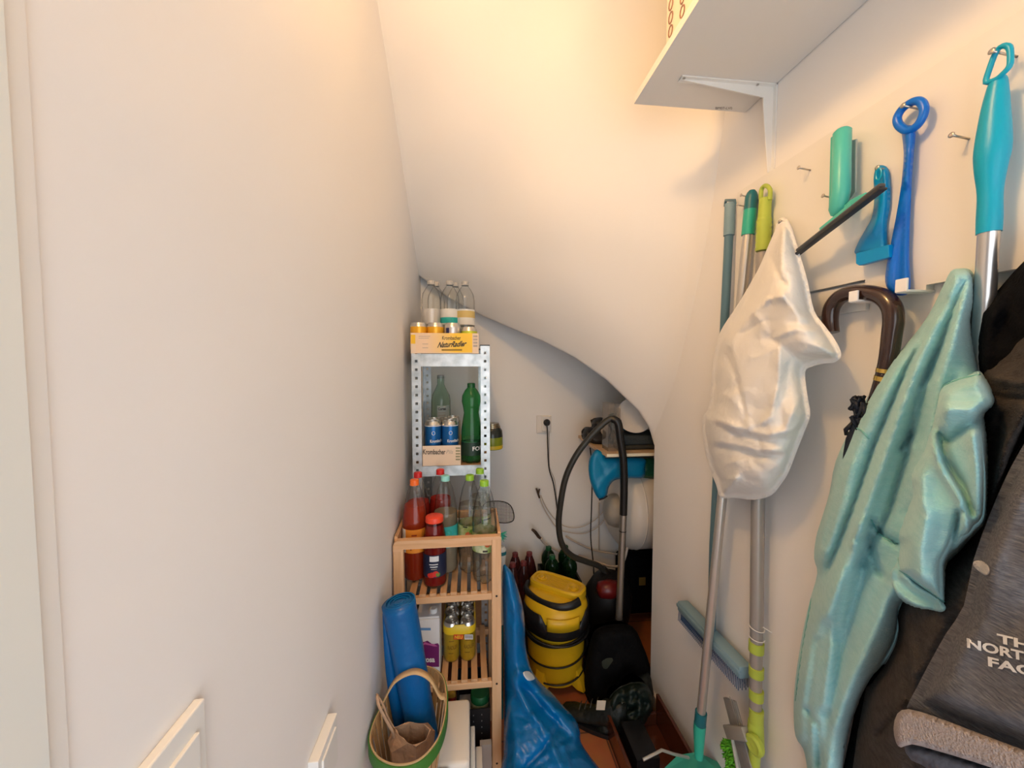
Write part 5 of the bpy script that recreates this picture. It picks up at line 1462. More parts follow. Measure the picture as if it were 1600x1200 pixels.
# ================================================================== BLUE SACK on the floor
M_SACK = mat('blue_sack_film', (0.0, 0.135, 0.38), .26, bump=(26, .35, 4))
sk = thing('bin_bag', 'large full blue plastic sack on the floor right of the wooden shelf', 'sack', (.22, 1.30, 0))
sk_ol = [(786, 884), (795, 888), (802, 898), (811, 925), (817, 948), (820, 975), (821, 1005), (828, 1040), (842, 1064), (862, 1082), (880, 1103), (898, 1122), (906, 1142), (908, 1160), (922, 1182), (940, 1206), (950, 1232), (952, 1241), (700, 1241), (700, 1238), (786, 1236), (788, 1100), (787, 1000), (785, 930)]
sk_ol = sk_ol[:18] + [(790, 1241), (787, 1180)] + sk_ol[21:]
YS = 1.30
def skY(y): return YS - .17 * min(max((y - 1080) / 120, 0), 1.3)
def sk_map(x, y, d): return atY(x, y, skY(y) - d)
def sk_back(x, y, e, p):
    q = atY(x, y, skY(y)); q.y = skY(y) + min(.09, e / 60 * .09); q.z = max(q.z, .002); return q
skr = [([(795, 890), (806, 950), (812, 1010)], 5, .012), ([(800, 960), (815, 1000), (820, 1040)], 4, -.010),
 ([(812, 1050), (840, 1075), (870, 1110)], 8, .022), ([(818, 1072), (860, 1120), (890, 1150)], 6, -.016), ([(800, 1060), (820, 1100), (860, 1160), (880, 1200)], 7, .016),
 ([(832, 1118), (850, 1135), (868, 1158)], 3, .010), ([(870, 1140), (850, 1170), (820, 1200)], 5, -.012), ([(880, 1165), (890, 1200)], 5, .012), ([(795, 1100), (805, 1160), (800, 1230)], 6, .012), ([(806, 905), (798, 950), (796, 1000)], 4, -.008)]
o, kd = relief('sack_film', sk_ol, M_SACK, sk_map, 0.10, 40, [fold_field(skr), fold_field(creases([(790, 1040), (950, 1240)], 110, 10, 40, 3, .0045, 5), 1.0), nzf(.02, .012, 21)], step=4, parent=sk, backf=sk_back)
for v in o.data.vertices:
    if v.co.z < .002: v.co.z = .002
relief('label_sticker', [(817, 1051), (827, 1049), (835, 1058), (834, 1062), (824, 1063)], mat('pale_sticker', (.62, .70, .76), .3), lambda x, y, d: atY(x, y, skY(y) - kd(x, y) - .001 - d), .002, 3, [], step=2.5, parent=sk)

# ================================================================== YELLOW VACUUM
M_VY = mat('vacuum_yellow', (0.72, 0.44, 0.012), .35); M_VB = mat('vacuum_black', (0.010, 0.010, 0.011), .4)
VC = Vector((atY(868, 1000, 1.66).x, 1.66, 0))
vc = thing('wet_dry_vacuum', 'yellow and black canister vacuum cleaner behind the blue sack', 'vacuum cleaner', VC)
TR = Matrix.Translation(VC)
lathe('bucket', [(0, .045), (.105, .045), (.118, .055), (.128, .20), (.131, .325), (.134, .33)], M_VY, vc, 44, cap=False, M=TR)
# base with flared feet
for k in range(4):
    bm = bmesh.new()
    a = math.radians(45 + 90 * k)
    V = [(.10, -.035, .05), (.13, -.03, .03), (.155, -.02, .022), (.155, .02, .022), (.13, .03, .03), (.10, .035, .05), (.120, -.02, .13), (.120, .02, .13)]
    vv = [bm.verts.new((VC.x + x * math.cos(a) - y * math.sin(a), VC.y + x * math.sin(a) + y * math.cos(a), z)) for x, y, z in V]
    bmesh.ops.convex_hull(bm, input=vv)
    build('foot_flare', bm, M_VY, vc, False)
for k in range(4):
    a = math.radians(45 + 90 * k); c = Vector((VC.x + .14 * math.cos(a), VC.y + .14 * math.sin(a), .016))
    lathe('caster', [(0, -.010), (.014, -.010), (.016, -.006), (.016, .006), (.014, .010), (0, .010)], M_VB, vc, 14, M=axisM(c, (1, 0, 0)))
lathe('black_collar', [(.134, .322), (.142, .330), (.144, .350), (.143, .385), (.136, .392)], M_VB, vc, 44, cap=False, M=TR)
# head
V = []; Fc = []
prof = [(.138, .382), (.143, .392), (.143, .412), (.141, .430), (.135, .450), (.124, .468), (.108, .480), (.085, .486)]
n = 48
ang = math.radians(-38)
for r, z in prof:
    k = (z - .382) / .104
    for i in range(n):
        a = 2 * math.pi * i / n
        ex = 1 + 0.0 * k
        sx_k, sy_k = 1.0, 1.0 - .22 * k * k
        x, y = r * math.cos(a) * sx_k, r * math.sin(a) * sy_k
        xx = x * math.cos(ang) - y * math.sin(ang); yy2 = x * math.sin(ang) + y * math.cos(ang)
        V.append(VC + Vector((xx, yy2, z - .06 * k * 0)))
for j in range(len(prof) - 1):
    for i in range(n): Fc.append((j * n + i, j * n + (i + 1) % n, (j + 1) * n + (i + 1) % n, (j + 1) * n + i))
Fc.append(tuple((len(prof) - 1) * n + i for i in range(n)))
hd_ = mesh_obj('head', V, Fc, M_VY, vc)
# front black side cheeks where the collar rises (left and right of the yellow apron)
def arc_plate(name, a0, a1, r, z0, z1, m, slope=0.0, tk=.004, nseg=16):
    V = []; Fc = []
    for i in range(nseg + 1):
        a = math.radians(a0 + (a1 - a0) * i / nseg); t = i / nseg
        zt_ = z1(t) if callable(z1) else z1
        for rr, zz in ((r, z0), (r, zt_), (r - tk, zt_), (r - tk, z0)): V.append(VC + Vector((rr * math.cos(a), rr * math.sin(a), zz)))
    for i in range(nseg):
        for k in range(4): Fc.append((i * 4 + k, i * 4 + (k + 1) % 4, i * 4 + 4 + (k + 1) % 4, i * 4 + 4 + k))
    Fc.append((0, 1, 2, 3)); Fc.append(tuple(nseg * 4 + k for k in (3, 2, 1, 0)))
    return mesh_obj(name, V, Fc, m, vc)
arc_plate('latch_cheek', 180, 243, .1475, .335, lambda t: .432 if t < .82 else .432 - (t - .82) / .18 * .06, M_VB)
arc_plate('latch_cheek', 300, 365, .1475, .335, lambda t: .372 + min(t / .3, 1) * .055, M_VB)
arc_plate('apron', 243, 300, .1490, .368, .425, M_VY)
# flat tool tray on top with two round sockets, on a diagonal
ca, sa = math.cos(ang), math.sin(ang)
def hp3(u, v, z): return VC + Vector((u * ca - v * sa, u * sa + v * ca, z))
def srect(a, b, p, z, n_=40, off=(0, 0)):
    out = []
    for i in range(n_):
        t = 2 * math.pi * i / n_; c, s = math.cos(t), math.sin(t)
        out.append(hp3(off[0] + a * math.copysign(abs(c) ** p, c), off[1] + b * math.copysign(abs(s) ** p, s), z))
    return out
OFF = (0, .018)
L1 = srect(.128, .062, .55, .470, off=OFF); L2 = srect(.128, .062, .55, .500, off=OFF); L3 = srect(.122, .056, .55, .506, off=OFF); L4 = srect(.112, .047, .55, .505, off=OFF); L5 = srect(.110, .045, .55, .500, off=OFF)
V = L1 + L2 + L3 + L4 + L5; n = 40; Fc = []
for j in range(4):
    for i in range(n): Fc.append((j * n + i, j * n + (i + 1) % n, (j + 1) * n + (i + 1) % n, (j + 1) * n + i))
Fc.append(tuple(range(n))[::-1]); Fc.append(tuple(4 * n + i for i in range(n)))
sharp(mesh_obj('tool_tray', V, Fc, M_VY, vc), 40)
for u in (-.078, .078):
    lathe('round_socket', [(.024, 0), (.024, .005), (.020, .006), (.016, .002), (.012, .002), (.010, .006), (0, .006)], M_VY, vc, 24, cap=False, M=Matrix.Translation(hp3(u, .018, .500)))
for k in range(5):
    a, b = hp3(-.045, -.012 + k * .014, .5008), hp3(.045, -.012 + k * .014, .5008)
    tube('tray_rib', [a, b], .0012, M_VY, vc, 6)
# black carrying handle sweeping over the front of the head
hpts = [hp3(-.150, .010, .455), hp3(-.125, -.050, .462), hp3(-.06, -.088, .462), hp3(.0, -.100, .462), hp3(.06, -.094, .466), hp3(.105, -.066, .474), hp3(.125, -.030, .480)]
V, Fc = tube_vf(catmull(hpts, 5), .019, 14, False, .62, (0, 0, 1)); sharp(mesh_obj('carrying_handle', V, Fc, M_VB, vc), 50)
VV = [hp3(-.075, -.075, .400), hp3(.01, -.090, .400), hp3(.01, -.102, .440), hp3(-.075, -.092, .440)]
# cable wrapped round
M_CBL = mat('black_cable', (.008, .008, .008), .45)
def ringc_(z0, z1, r, a0, a1, nm='cable', rad=.0042):
    P = []
    for i in range(41):
        t = i / 40; a = math.radians(a0 + (a1 - a0) * t)
        P.append(VC + Vector((r * math.cos(a), r * math.sin(a), z0 + (z1 - z0) * t - .012 * math.sin(math.pi * t))))
    tube(nm, P, rad, M_CBL, vc, 8)
ringc_(.300, .335, .1385, 180, 340); ringc_(.285, .325, .1375, 180, 330); ringc_(.312, .318, .1400, 170, 350)
ringc_(.175, .210, .1335, 175, 350); ringc_(.08, .11, .130, 170, 350); ringc_(.325, .315, .147, 180, 350, rad=.006)

for ch in vc.children:
    for v in ch.data.vertices:
        v.co.z = float(np.interp(v.co.z, [0, .325, .392, .486, .506, .6], [0, .262, .335, .412, .436, .53]))

# ================================================================== BLACK VACUUM with hose and tube
M_BKG = mat('gloss_black', (.006, .005, .005), .5, spec=.3); M_DRD = mat('dark_red_plastic', (.11, .005, .005), .3)
cv = thing('cylinder_vacuum', 'black and dark red vacuum cleaner with hose looped over its upright tube', 'vacuum cleaner', (.56, 1.84, 0))
o = None
V, Fc = lathe_vf([(0, -.17), (.05, -.168), (.09, -.14), (.115, -.08), (.12, 0), (.115, .08), (.09, .14), (.05, .168), (0, .17)], 28, False)
Mx = axisM((.655, 1.76, .235), (0.05, -.25, 1))
V = [Mx @ Vector((v[0], v[1] * .9, v[2] * 1.15)) for v in V]
mesh_obj('vacuum_body', V, Fc, M_BKG, cv)
hc = atY(952, 915, 1.74)
V, Fc = lathe_vf([(0, -.055), (.02, -.054), (.035, -.045), (.042, 0), (.035, .045), (.02, .054), (0, .055)], 20, False)
Mx = axisM((hc.x - .03, 1.665, atY(945, 922, 1.66).z), (1, 0, 0)); mesh_obj('red_hood', [Mx @ Vector(v) for v in V], Fc, M_DRD, cv)
for x in (.56, .75): lathe('wheel', [(0, -.012), (.05, -.012), (.055, -.006), (.055, .006), (.05, .012), (0, .012)], M_VB, cv, 22, M=axisM((x, 1.78, .056), (1, 0, 0)))
bx('wheel_frame', (.57, 1.70, .05), (.74, 1.83, .20), M_VB, cv, .02)
M_HOSE = mat('hose_grey_black', (.030, .028, .022), .38); M_HOSEB = mat('hose_black', (.010, .009, .008), .3)
YH = 1.60
hl_ = [(968, 660, 1.585), (958, 654, 1.59), (945, 660, 1.60), (922, 683, 1.61), (900, 712, 1.62), (884, 746, 1.63), (876, 785, 1.64), (873, 820, 1.65), (878, 850, 1.66), (893, 868, 1.68), (915, 877, 1.70), (935, 884, 1.72), (945, 894, 1.74)]
tube('hose', [atY(*p) for p in hl_], .0135, M_HOSE, cv, n=14, sub=5)
tube('hose_end', [atY(*p) for p in [(956, 655, 1.585), (965, 660, 1.575), (969, 685, 1.578), (974, 720, 1.582), (975, 760, 1.588), (974, 804, 1.59)]], [.0155, .0175, .0172, .0165, .0165, .0165], M_HOSEB, cv, n=16, sub=5)
lathe('hose_connector', [(.018, -.018), (.020, -.012), (.020, .012), (.018, .018)], M_HOSEB, cv, 18, M=axisM(atY(945, 893, 1.74), (.6, -.1, -.6)))
M_TUBE = mat('dull_chrome_tube', (.40, .36, .31), .35, .85)
Pt0 = atY(974, 803, 1.59); Pt1 = atY(967, 967, 1.59)
tube('suction_tube', [Pt0, Pt1], .0150, M_TUBE, cv, n=18)
lathe('tube_ring', [(.0155, -.002), (.0158, 0), (.0155, .002)], M_VB, cv, 18, M=axisM(Pt0.lerp(Pt1, .16), Pt1 - Pt0))
dn = (Pt1 - Pt0).normalized()
tube('tube_socket', [Pt1 - dn * .002, Pt1 + dn * .10, Pt1 + dn * ((Pt1.z - .05) / -dn.z)], [.019, .020, .022], M_VB, cv, n=16)
pe = Pt1 + dn * ((Pt1.z - .05) / -dn.z)
bm = bmesh.new(); box(bm, (pe.x, pe.y + .035, .026), (.26, .09, .05), .012); build('floor_nozzle', bm, M_VB, cv, True)

# ================================================================== BACK WALL ITEMS
so_ = thing('power_socket', 'double white power socket on the back wall with a plug in it', 'socket', (atY(851, 664, YB).x, YB, atY(851, 664, YB).z))
p = atY(850, 663, YB - .006)
bm = bmesh.new(); box(bm, (p.x, YB - .005, p.z), (.082, .010, .096), .002); build('cover_plate', bm, mat('socket_white', (.78, .74, .68), .4), so_, False)
bm = bmesh.new(); box(bm, (p.x + .010, YB - .014, p.z + .004), (.046, .010, .082), .003); build('socket_insert', bm, mat('socket_white', (.78, .74, .68), .4), so_, False)
pc = thing('power_cable', 'black plug and cable hanging from the socket down the back wall', 'cable', (p.x, YB - .02, p.z))
M_CB = mat('black_cord', (.012, .010, .009), .45)
lathe('plug', [(0, 0), (.018, 0), (.019, .006), (.016, .018), (.010, .026), (0, .027)], M_CB, pc, 18, M=axisM((p.x + .012, YB - .019, p.z + .012), (0, -1, 0)))
cpts = [(853, 658, 2.00), (855, 668, 2.00), (856, 700, 2.03), (858, 732, 2.035), (864, 752, 2.035), (868, 775, 2.03), (871, 800, 2.03), (874, 840, 2.03)]
tube('cord', [atY(*q) for q in cpts], .0032, M_CB, pc, n=8, sub=4)
M_GC = mat('grey_cord', (.50, .44, .38), .5)
# thin grey cord next to it
gc = tube('network_cable', [atY(*q) for q in [(858, 672, 2.04), (858, 700, 2.042), (859, 730, 2.042), (867, 752, 2.042), (871, 790, 2.042)]], .0018, M_GC, None, n=6, sub=4); tag(gc, 'thin pale cord running beside the black cable on the back wall', 'cable')
kc_ = tube('thin_black_cable', [atY(*q) for q in [(922, 700, 1.76), (924, 720, 1.78), (925, 760, 1.80), (924, 800, 1.80), (923, 840, 1.80), (927, 880, 1.80), (928, 905, 1.79)]], .0032, M_CB, None, n=8, sub=4)
kc_.name = 'black_cable'; tag(kc_, 'thin black cable hanging down from under the small shelf', 'cable')
# cable stub with open end
M_WC = mat('cream_cable', (.62, .52, .43), .5); M_DK = mat('dark_bronze_connector', (.09, .055, .035), .4, .4)
a1 = thing('antenna_cable', 'cream cable ending in a small dark forked connector on the back wall', 'cable', atY(840, 768, 2.03))
tube('cable_line', [atY(*q) for q in [(842, 772, 2.02), (848, 790, 2.03), (858, 808, 2.035), (872, 826, 2.035), (890, 832, 2.03), (915, 833, 2.03), (940, 818, 2.02), (955, 790, 2.0)]], .0026, M_WC, a1, n=8, sub=4)
tube('cable_line', [atY(*q) for q in [(845, 774, 2.02), (853, 792, 2.03), (866, 810, 2.035), (882, 822, 2.035), (905, 824, 2.03), (930, 812, 2.02), (950, 790, 2.0)]], .0024, M_WC, a1, n=8, sub=4)
for (a, b) in (((838, 763), (841, 772)), ((843, 764), (841, 772)), ((841, 772), (843, 778))):
    tube('connector', [atY(*a, 2.02), atY(*b, 2.02)], .0050, M_DK, a1, n=8)
a2 = thing('antenna_cable', 'thick cream cable with long dark plug, low on the back wall', 'cable', atY(838, 836, 2.0))
tube('plug', [atY(*q) for q in [(831, 827, 1.97), (836, 831, 1.97), (842, 839, 1.98), (845, 841, 1.98)]], [.006, .0085, .0085, .006], M_DK, a2, n=10, sub=3)
tube('cable_line', [atY(*q) for q in [(845, 841, 1.98), (852, 850, 2.0), (866, 858, 2.02), (885, 866, 2.02)]], [.008, .0065, .0045, .004], M_WC, a2, n=10, sub=3)
tube('cable_line', [atY(*q) for q in [(884, 838, 2.03), (905, 850, 2.03), (930, 860, 2.03), (965, 866, 2.0)]], .0055, M_WC, a2, n=8, sub=4)
a3 = tube('pipe', [atY(*q) for q in [(936, 785, 2.04), (936, 860, 2.04)]], .004, mat('painted_pipe', (.6, .52, .44), .5), None, n=8); tag(a3, 'thin painted vertical pipe on the back wall behind the tank', 'pipe')

# ================================================================== TANK, SHELF and what it carries
M_TANK = mat('tank_enamel', (.66, .62, .56), .35)
tk_ = thing('water_heater', 'horizontal white water heater in the recess behind the right wall', 'water heater', (1.0, 1.84, .72))
yt = 1.83;  zt_c = H - (812 - 571) / 600 * 1.68 - .025
x0 = .69
lathe('tank_body', [(0, 0), (.09, .004), (.155, .016), (.196, .045), (.21, .085), (.21, .70)], M_TANK, tk_, 44, cap=False, M=axisM((x0, yt, zt_c), (1, 0, 0)))
lathe('tank_seam', [(.2105, .10), (.2125, .104), (.2105, .108)], M_TANK, tk_, 44, cap=False, M=axisM((x0, yt, zt_c), (1, 0, 0)))
lathe('grey_cover', [(0, -.050), (.045, -.048), (.068, -.034), (.078, -.010), (.08, .012)], mat('warm_grey_plastic', (.33, .31, .27), .45), tk_, 28, cap=False, M=axisM((x0, yt - .08, zt_c + .005), (1, -.15, 0)))
for x in (.80, 1.2): bx('mount_strap', (x, yt + .15, zt_c - .02), (x + .03, YB - .001, zt_c + .16), M_TANK, tk_)
tube('pipe', [(x0 + .06, yt - .1, zt_c - .16), (x0 + .04, yt - .08, zt_c - .26), (x0 + .02, yt + .05, zt_c - .34), (.6, YB - .01, zt_c - .36)], .006, M_WC, tk_, n=8, sub=4)
# shelf plank
zs = atY(950, 714, 1.60).z
xs0 = atY(948, 714, 1.60).x
pl = thing('small_wall_shelf', 'small pale wooden shelf board above the water heater', 'shelf', (1.0, 1.8, zs))
P = [Vector((xs0, 1.60, zs)), Vector((1.595, 1.60, zs)), Vector((1.595, YB - .001, zs)), Vector((atY(924, 699, 1.79).x + .01, YB - .001, zs)), Vector((atY(924, 699, 1.79).x, 1.79, zs))]
V, Fc = prism_vf(P, [p + Vector((0, 0, .013)) for p in P]); mesh_obj('board', V, Fc, wood('pale_shelf_wood', (.58, .40, .24), (.70, .50, .32), 0), pl, False)
P2_ = [P[0] + Vector((0, -.0025, 0)), P[1] + Vector((0, -.0025, 0)), P[1] + Vector((0, -.0003, 0)), P[0] + Vector((0, -.0003, 0))]
V, Fc = prism_vf(P2_, [p + Vector((0, 0, .013)) for p in P2_]); mesh_obj('edge_band', V, Fc, mat('cream_edge', (.78, .72, .55), .5), pl, False)
zS = zs + .0135
# plates leaning
M_PLT = mat('white_ceramic', (.66, .62, .57), .3)
pcn = atY(991, 649, 1.70)
zst = zS + .052
for i in range(3):
    d_n = Vector((-.25, -1, .22)).normalized()
    c = pcn - d_n * (.012 * i) + Vector((0.004 * i, 0, 0))
    pt = thing('plate', ['front white plate leaning upright on the dark stack', 'middle white plate leaning behind the front one', 'rear white plate leaning behind the others'][i], 'plate', c, 'white plates leaning on the small shelf')
    rr = .081
    o = lathe('plate_body', [(0, .000), (rr * .50, 0), (rr * .50, -.003), (rr * .56, -.003), (rr * .58, .004), (rr * .78, .006), (rr * .80, .010), (rr * .97, .011), (rr, .013), (rr, .015), (rr * .95, .014), (rr * .64, .0055), (rr * .58, .0035), (0, .0035)], M_PLT, pt, 44, cap=False, M=axisM(c, d_n))
# dark folded stack
M_DGT = mat('dark_slate_cloth', (.025, .033, .036), .8, bump=(70, .4)); 
dsx = atY(972, 690, 1.66).x
for i, (h0, h1, m, nm) in enumerate(((0.0, .022, mat('olive_dark_cloth', (.035, .032, .022), .8, bump=(70, .4)), 'thin dark olive folded cloth lying under the slate one'), (.022, .066, M_DGT, 'dark slate folded cloth under the plates'))):
    bm = bmesh.new(); box(bm, (dsx + .23, 1.74, zS + (h0 + h1) / 2 + .0005), (.46, .16, h1 - h0 - .001), .008, seg=3)
    o = build('folded_cloth', bm, m, None, True); tag(o, nm, 'cloth')
# blue packet behind the plates
M_BPK = mat('petrol_blue_packet', (.0, .14, .26), .4)
bp_ = relief('blue_packet', [(952, 648), (960, 645), (972, 650), (980, 668), (990, 680), (1008, 690), (1004, 700), (972, 700), (958, 690), (953, 665)], M_BPK, lambda x, y, d: atY(x, y, 1.835 - d), .03, 8, [nzf(.1, .006, 2)], step=4, backf=lambda x, y, e, p: Vector((p.x, 1.84, p.z)))[0]
tag(bp_, 'petrol blue crumpled packet standing behind the plates and clear box', 'packet')
# clear acrylic box
M_ACR = clear('clear_acrylic', (.90, .88, .85), .03, .06, (.8, .78, .75))
ab = thing('acrylic_holder', 'tall clear acrylic holder on the small shelf left of the plates', 'holder', atY(958, 700, 1.66))
q0 = atY(950, 700, 1.645); q1 = atY(969, 700, 1.645); zt2 = atY(958, 631, 1.645).z
for (lo, hi) in (((q0.x, 1.645, zS + .001), (q1.x, 1.6475, zt2)), ((q0.x, 1.6475, zS + .001), (q0.x + .0025, 1.72, zt2)), ((q1.x - .0025, 1.6475, zS + .001), (q1.x, 1.72, zt2 - .02)), ((q0.x, 1.7205, zS + .001), (q1.x, 1.723, zt2))):
    bx('acrylic_pane', lo, hi, M_ACR, ab)
# black device with two lobes
gd = thing('hair_dryer', 'black lumpy device lying at the left end of the small shelf', 'device', atY(930, 690, 1.80))
o, _ = relief('device_body', [(913, 672), (918, 668), (927, 668), (926, 660), (930, 655), (942, 653), (952, 656), (958, 664), (960, 695), (930, 697), (922, 690), (913, 688), (911, 680)], mat('matte_black', (.014, .012, .011), .5), lambda x, y, d: atY(x, y, 1.86 - d), .06, 9, [fold_field([([(915, 670), (950, 672)], 4, -.02), ([(925, 690), (955, 688)], 5, .012)])], step=3.5, parent=gd, backf=lambda x, y, e, p: Vector((p.x, 1.88, p.z)))
relief('paper_tag', [(938, 672), (948, 664), (954, 672), (952, 680), (946, 684)], mat('wrinkled_paper', (.45, .38, .33), .7, bump=(90, .6)), lambda x, y, d: atY(x, y, 1.79 - d), .004, 4, [nzf(.3, .003, 2)], step=2.5, parent=gd)
# blue bag hanging below the shelf, green bag
M_CB2 = mat('cyan_bag', (.0, .20, .40), .35, bump=(24, .3))
hb = thing('shopping_bag', 'glossy blue bag hanging under the small shelf', 'bag', atY(960, 740, 1.66))
relief('bag_film', [(927, 708), (935, 703), (946, 712), (950, 716), (1005, 716), (1008, 730), (1006, 746), (985, 747), (970, 748), (958, 752), (951, 762), (948, 774), (940, 780), (934, 778), (926, 762), (921, 742), (921, 722)], M_CB2, lambda x, y, d: atY(x, y, 1.665 - d), .022, 8, [fold_field([([(930, 770), (945, 745), (965, 730)], 4, .006), ([(935, 715), (945, 740)], 4, -.005)])], step=4, parent=hb, backf=lambda x, y, e, p: Vector((p.x, 1.672, p.z)))
tube('dark_edge', [atY(936, 781, 1.655), atY(943, 779, 1.655), atY(949, 775, 1.655)], .0035, M_VB, hb, n=6)
gbg = relief('green_bag', [(998, 718), (1060, 718), (1060, 746), (1000, 746), (1003, 732)], mat('deep_green_bag', (.01, .10, .05), .4, bump=(30, .4)), lambda x, y, d: atY(x, y, 1.70 - d), .02, 8, [nzf(.1, .005, 2)], step=4, backf=lambda x, y, e, p: Vector((p.x, 1.706, p.z)))[0]
tag(gbg, 'deep green bag hanging under the small shelf beside the blue bag', 'bag')

# ================================================================== BOTTLE PACKS on the floor at the back
pkg = 'pink bottles on the floor at the back'
M_RC = plain('dull_red_cap', (.18, .03, .03)); 
for i, (px, Y, zo) in enumerate(((805, 1.93, 0), (827, 1.93, 0), (801, 1.83, 0), (818, 1.84, 0))):
    bottle('water_bottle', ['rear left dusky pink bottle with dark red cap on the floor', 'rear right dusky pink bottle with dark red cap on the floor', 'front left dusky pink bottle on the floor behind the sack', 'front right dusky pink bottle on the floor behind the sack'][i], 'bottle', (atY(px, 880, Y).x, Y, 0.107), 'pink', PET, M_PETR, M_RC, L_DRED, .2, None, group=pkg)
lc = bx('bottle_crate', (atY(795, 880, 1.8).x - .02, 1.76, 0.0), (atY(840, 880, 1.8).x + .03, 1.99, .105), plain('dark_brown_crate', (.03, .016, .012))); tag(lc, 'dark low crate under the pink bottles', 'crate')
gg = 'green bottles in the dark crate'
gz = H - (866 - 571) / 600 * 1.92 - .350
gcr = thing('bottle_crate', 'dark crate of green bottles behind the yellow vacuum', 'crate', (.52, 1.93, 0))
gx0, gx1 = atY(850, 900, 1.86).x, atY(908, 900, 1.86).x
M_DGC = plain('dark_green_crate', (.006, .012, .009))
czt = gz + .20
bm = bmesh.new()
box(bm, ((gx0 + gx1) / 2, 1.850, czt / 2), (gx1 - gx0, .008, czt)); box(bm, ((gx0 + gx1) / 2, 2.040, czt / 2), (gx1 - gx0, .008, czt))
box(bm, (gx0 + .004, 1.945, czt / 2), (.008, .182, czt)); box(bm, (gx1 - .004, 1.945, czt / 2), (.008, .182, czt)); box(bm, ((gx0 + gx1) / 2, 1.945, gz / 2), (gx1 - gx0 - .016, .182, gz - .002))
build('crate_body', bm, M_DGC, gcr, False)
lettering('lettering', 'en', lambda u, v: Vector((gx1 - .040 + u, 1.8450, czt - .055 + v)), plain('faded_white_print', (.4, .4, .38)), gcr, bold=.02, width=.03, height=.018)
xs_ = [gx0 + .050 + k * (gx1 - gx0 - .10) / 1 for k in range(2)]
for j, Y in enumerate((1.897, 1.992)):
    for i, x in enumerate(xs_):
        bottle('water_bottle', '%s %s green bottle standing in the dark crate' % (('front', 'rear')[j], ('left', 'right')[i]), 'bottle', (x, Y, gz), 'greencrate', GREENB, clear('dark_green_glass', (.03, .14, .05), .06, .25, (.02, .09, .03)), C_DG, None, 0, None, group=gg)

# fly swatter and teal bottle behind the wooden shelf
fs = thing('fly_swatter', 'grey mesh fly swatter with dark rim sticking out right of the lime capped bottles', 'fly swatter', atY(790, 830, 1.6))
M_DR = mat('dark_wire_rim', (.03, .025, .022), .4); YF = 1.50
rim = [(758, 786), (775, 783), (790, 785), (799, 792), (803, 805), (801, 814), (790, 817), (775, 816), (760, 815), (754, 800)]
rimW = catmull([atY(x, y, YF) for x, y in rim], 4, True)
xbmin = XB + .004
tube('rim', rimW, .0024, M_DR, fs, 8, True)
VF = []
xs2 = [p.x for p in rimW]; zs2 = [p.z for p in rimW]
x = min(xs2)
while x < max(xs2):
    zz = []
    for i in range(len(rimW)):
        a, b = rimW[i], rimW[(i + 1) % len(rimW)]
        if (a.x - x) * (b.x - x) <= 0 and abs(a.x - b.x) > 1e-6: zz.append(a.z + (b.z - a.z) * (x - a.x) / (b.x - a.x))
    if len(zz) >= 2: VF.append(tube_vf([Vector((x, YF, min(zz))), Vector((x, YF, max(zz)))], .0008, 4))
    x += .0060
z = min(zs2)
while z < max(zs2):
    xx_ = []
    for i in range(len(rimW)):
        a, b = rimW[i], rimW[(i + 1) % len(rimW)]
        if (a.z - z) * (b.z - z) <= 0 and abs(a.z - b.z) > 1e-6: xx_.append(a.x + (b.x - a.x) * (z - a.z) / (b.z - a.z))
    if len(xx_) >= 2: VF.append(tube_vf([Vector((min(xx_), YF, z)), Vector((max(xx_), YF, z))], .0008, 4))
    z += .0060
V, Fc = merge(VF); mesh_obj('mesh', V, Fc, mat('grey_wire_mesh', (.10, .09, .08), .5), fs, False)
hx = atY(781, 816, YF)
tube('handle', [atY(780, 816, YF), Vector((XB + .014, YF, hx.z - .08)), Vector((XB + .012, YF + .01, .004))], .004, M_DR, fs, 8, sub=4)
# teal dusting cloth tuft
td = thing('hand_brush', 'teal hand brush with white body standing right of the shelf post', 'brush', atY(786, 860, 1.36))
xt = XD + .012
VF = []
random.seed(5)
for k in range(40):
    a = atY(779, 838, 1.475); b = a + Vector((random.uniform(.0, .035), random.uniform(-.01, .01), random.uniform(-.02, .02)))
    VF.append(tube_vf([a, (a + b) / 2 + Vector((0, 0, .004)), b], [.002, .0018, .0008], 5))
V, Fc = merge(VF); mesh_obj('tuft', V, Fc, M_TEAL, td)
lathe('brush_body', [(0, -.30), (.014, -.30), (.016, -.05), (.020, -.02), (.020, .0), (.012, .012), (0, .013)], mat('pale_plastic', (.6, .6, .57), .4), td, 18, M=Matrix.Translation((xt + .008, 1.475, atY(786, 858, 1.475).z)))
lathe('teal_band', [(.0206, -.018), (.0206, -.004)], M_TEALD, td, 18, cap=False, M=Matrix.Translation((xt + .008, 1.475, atY(786, 858, 1.475).z)))
tube('shaft', [(xt + .008, 1.475, .003), (xt + .008, 1.475, atY(786, 858, 1.475).z - .29)], .008, M_TEALD, td, 8)

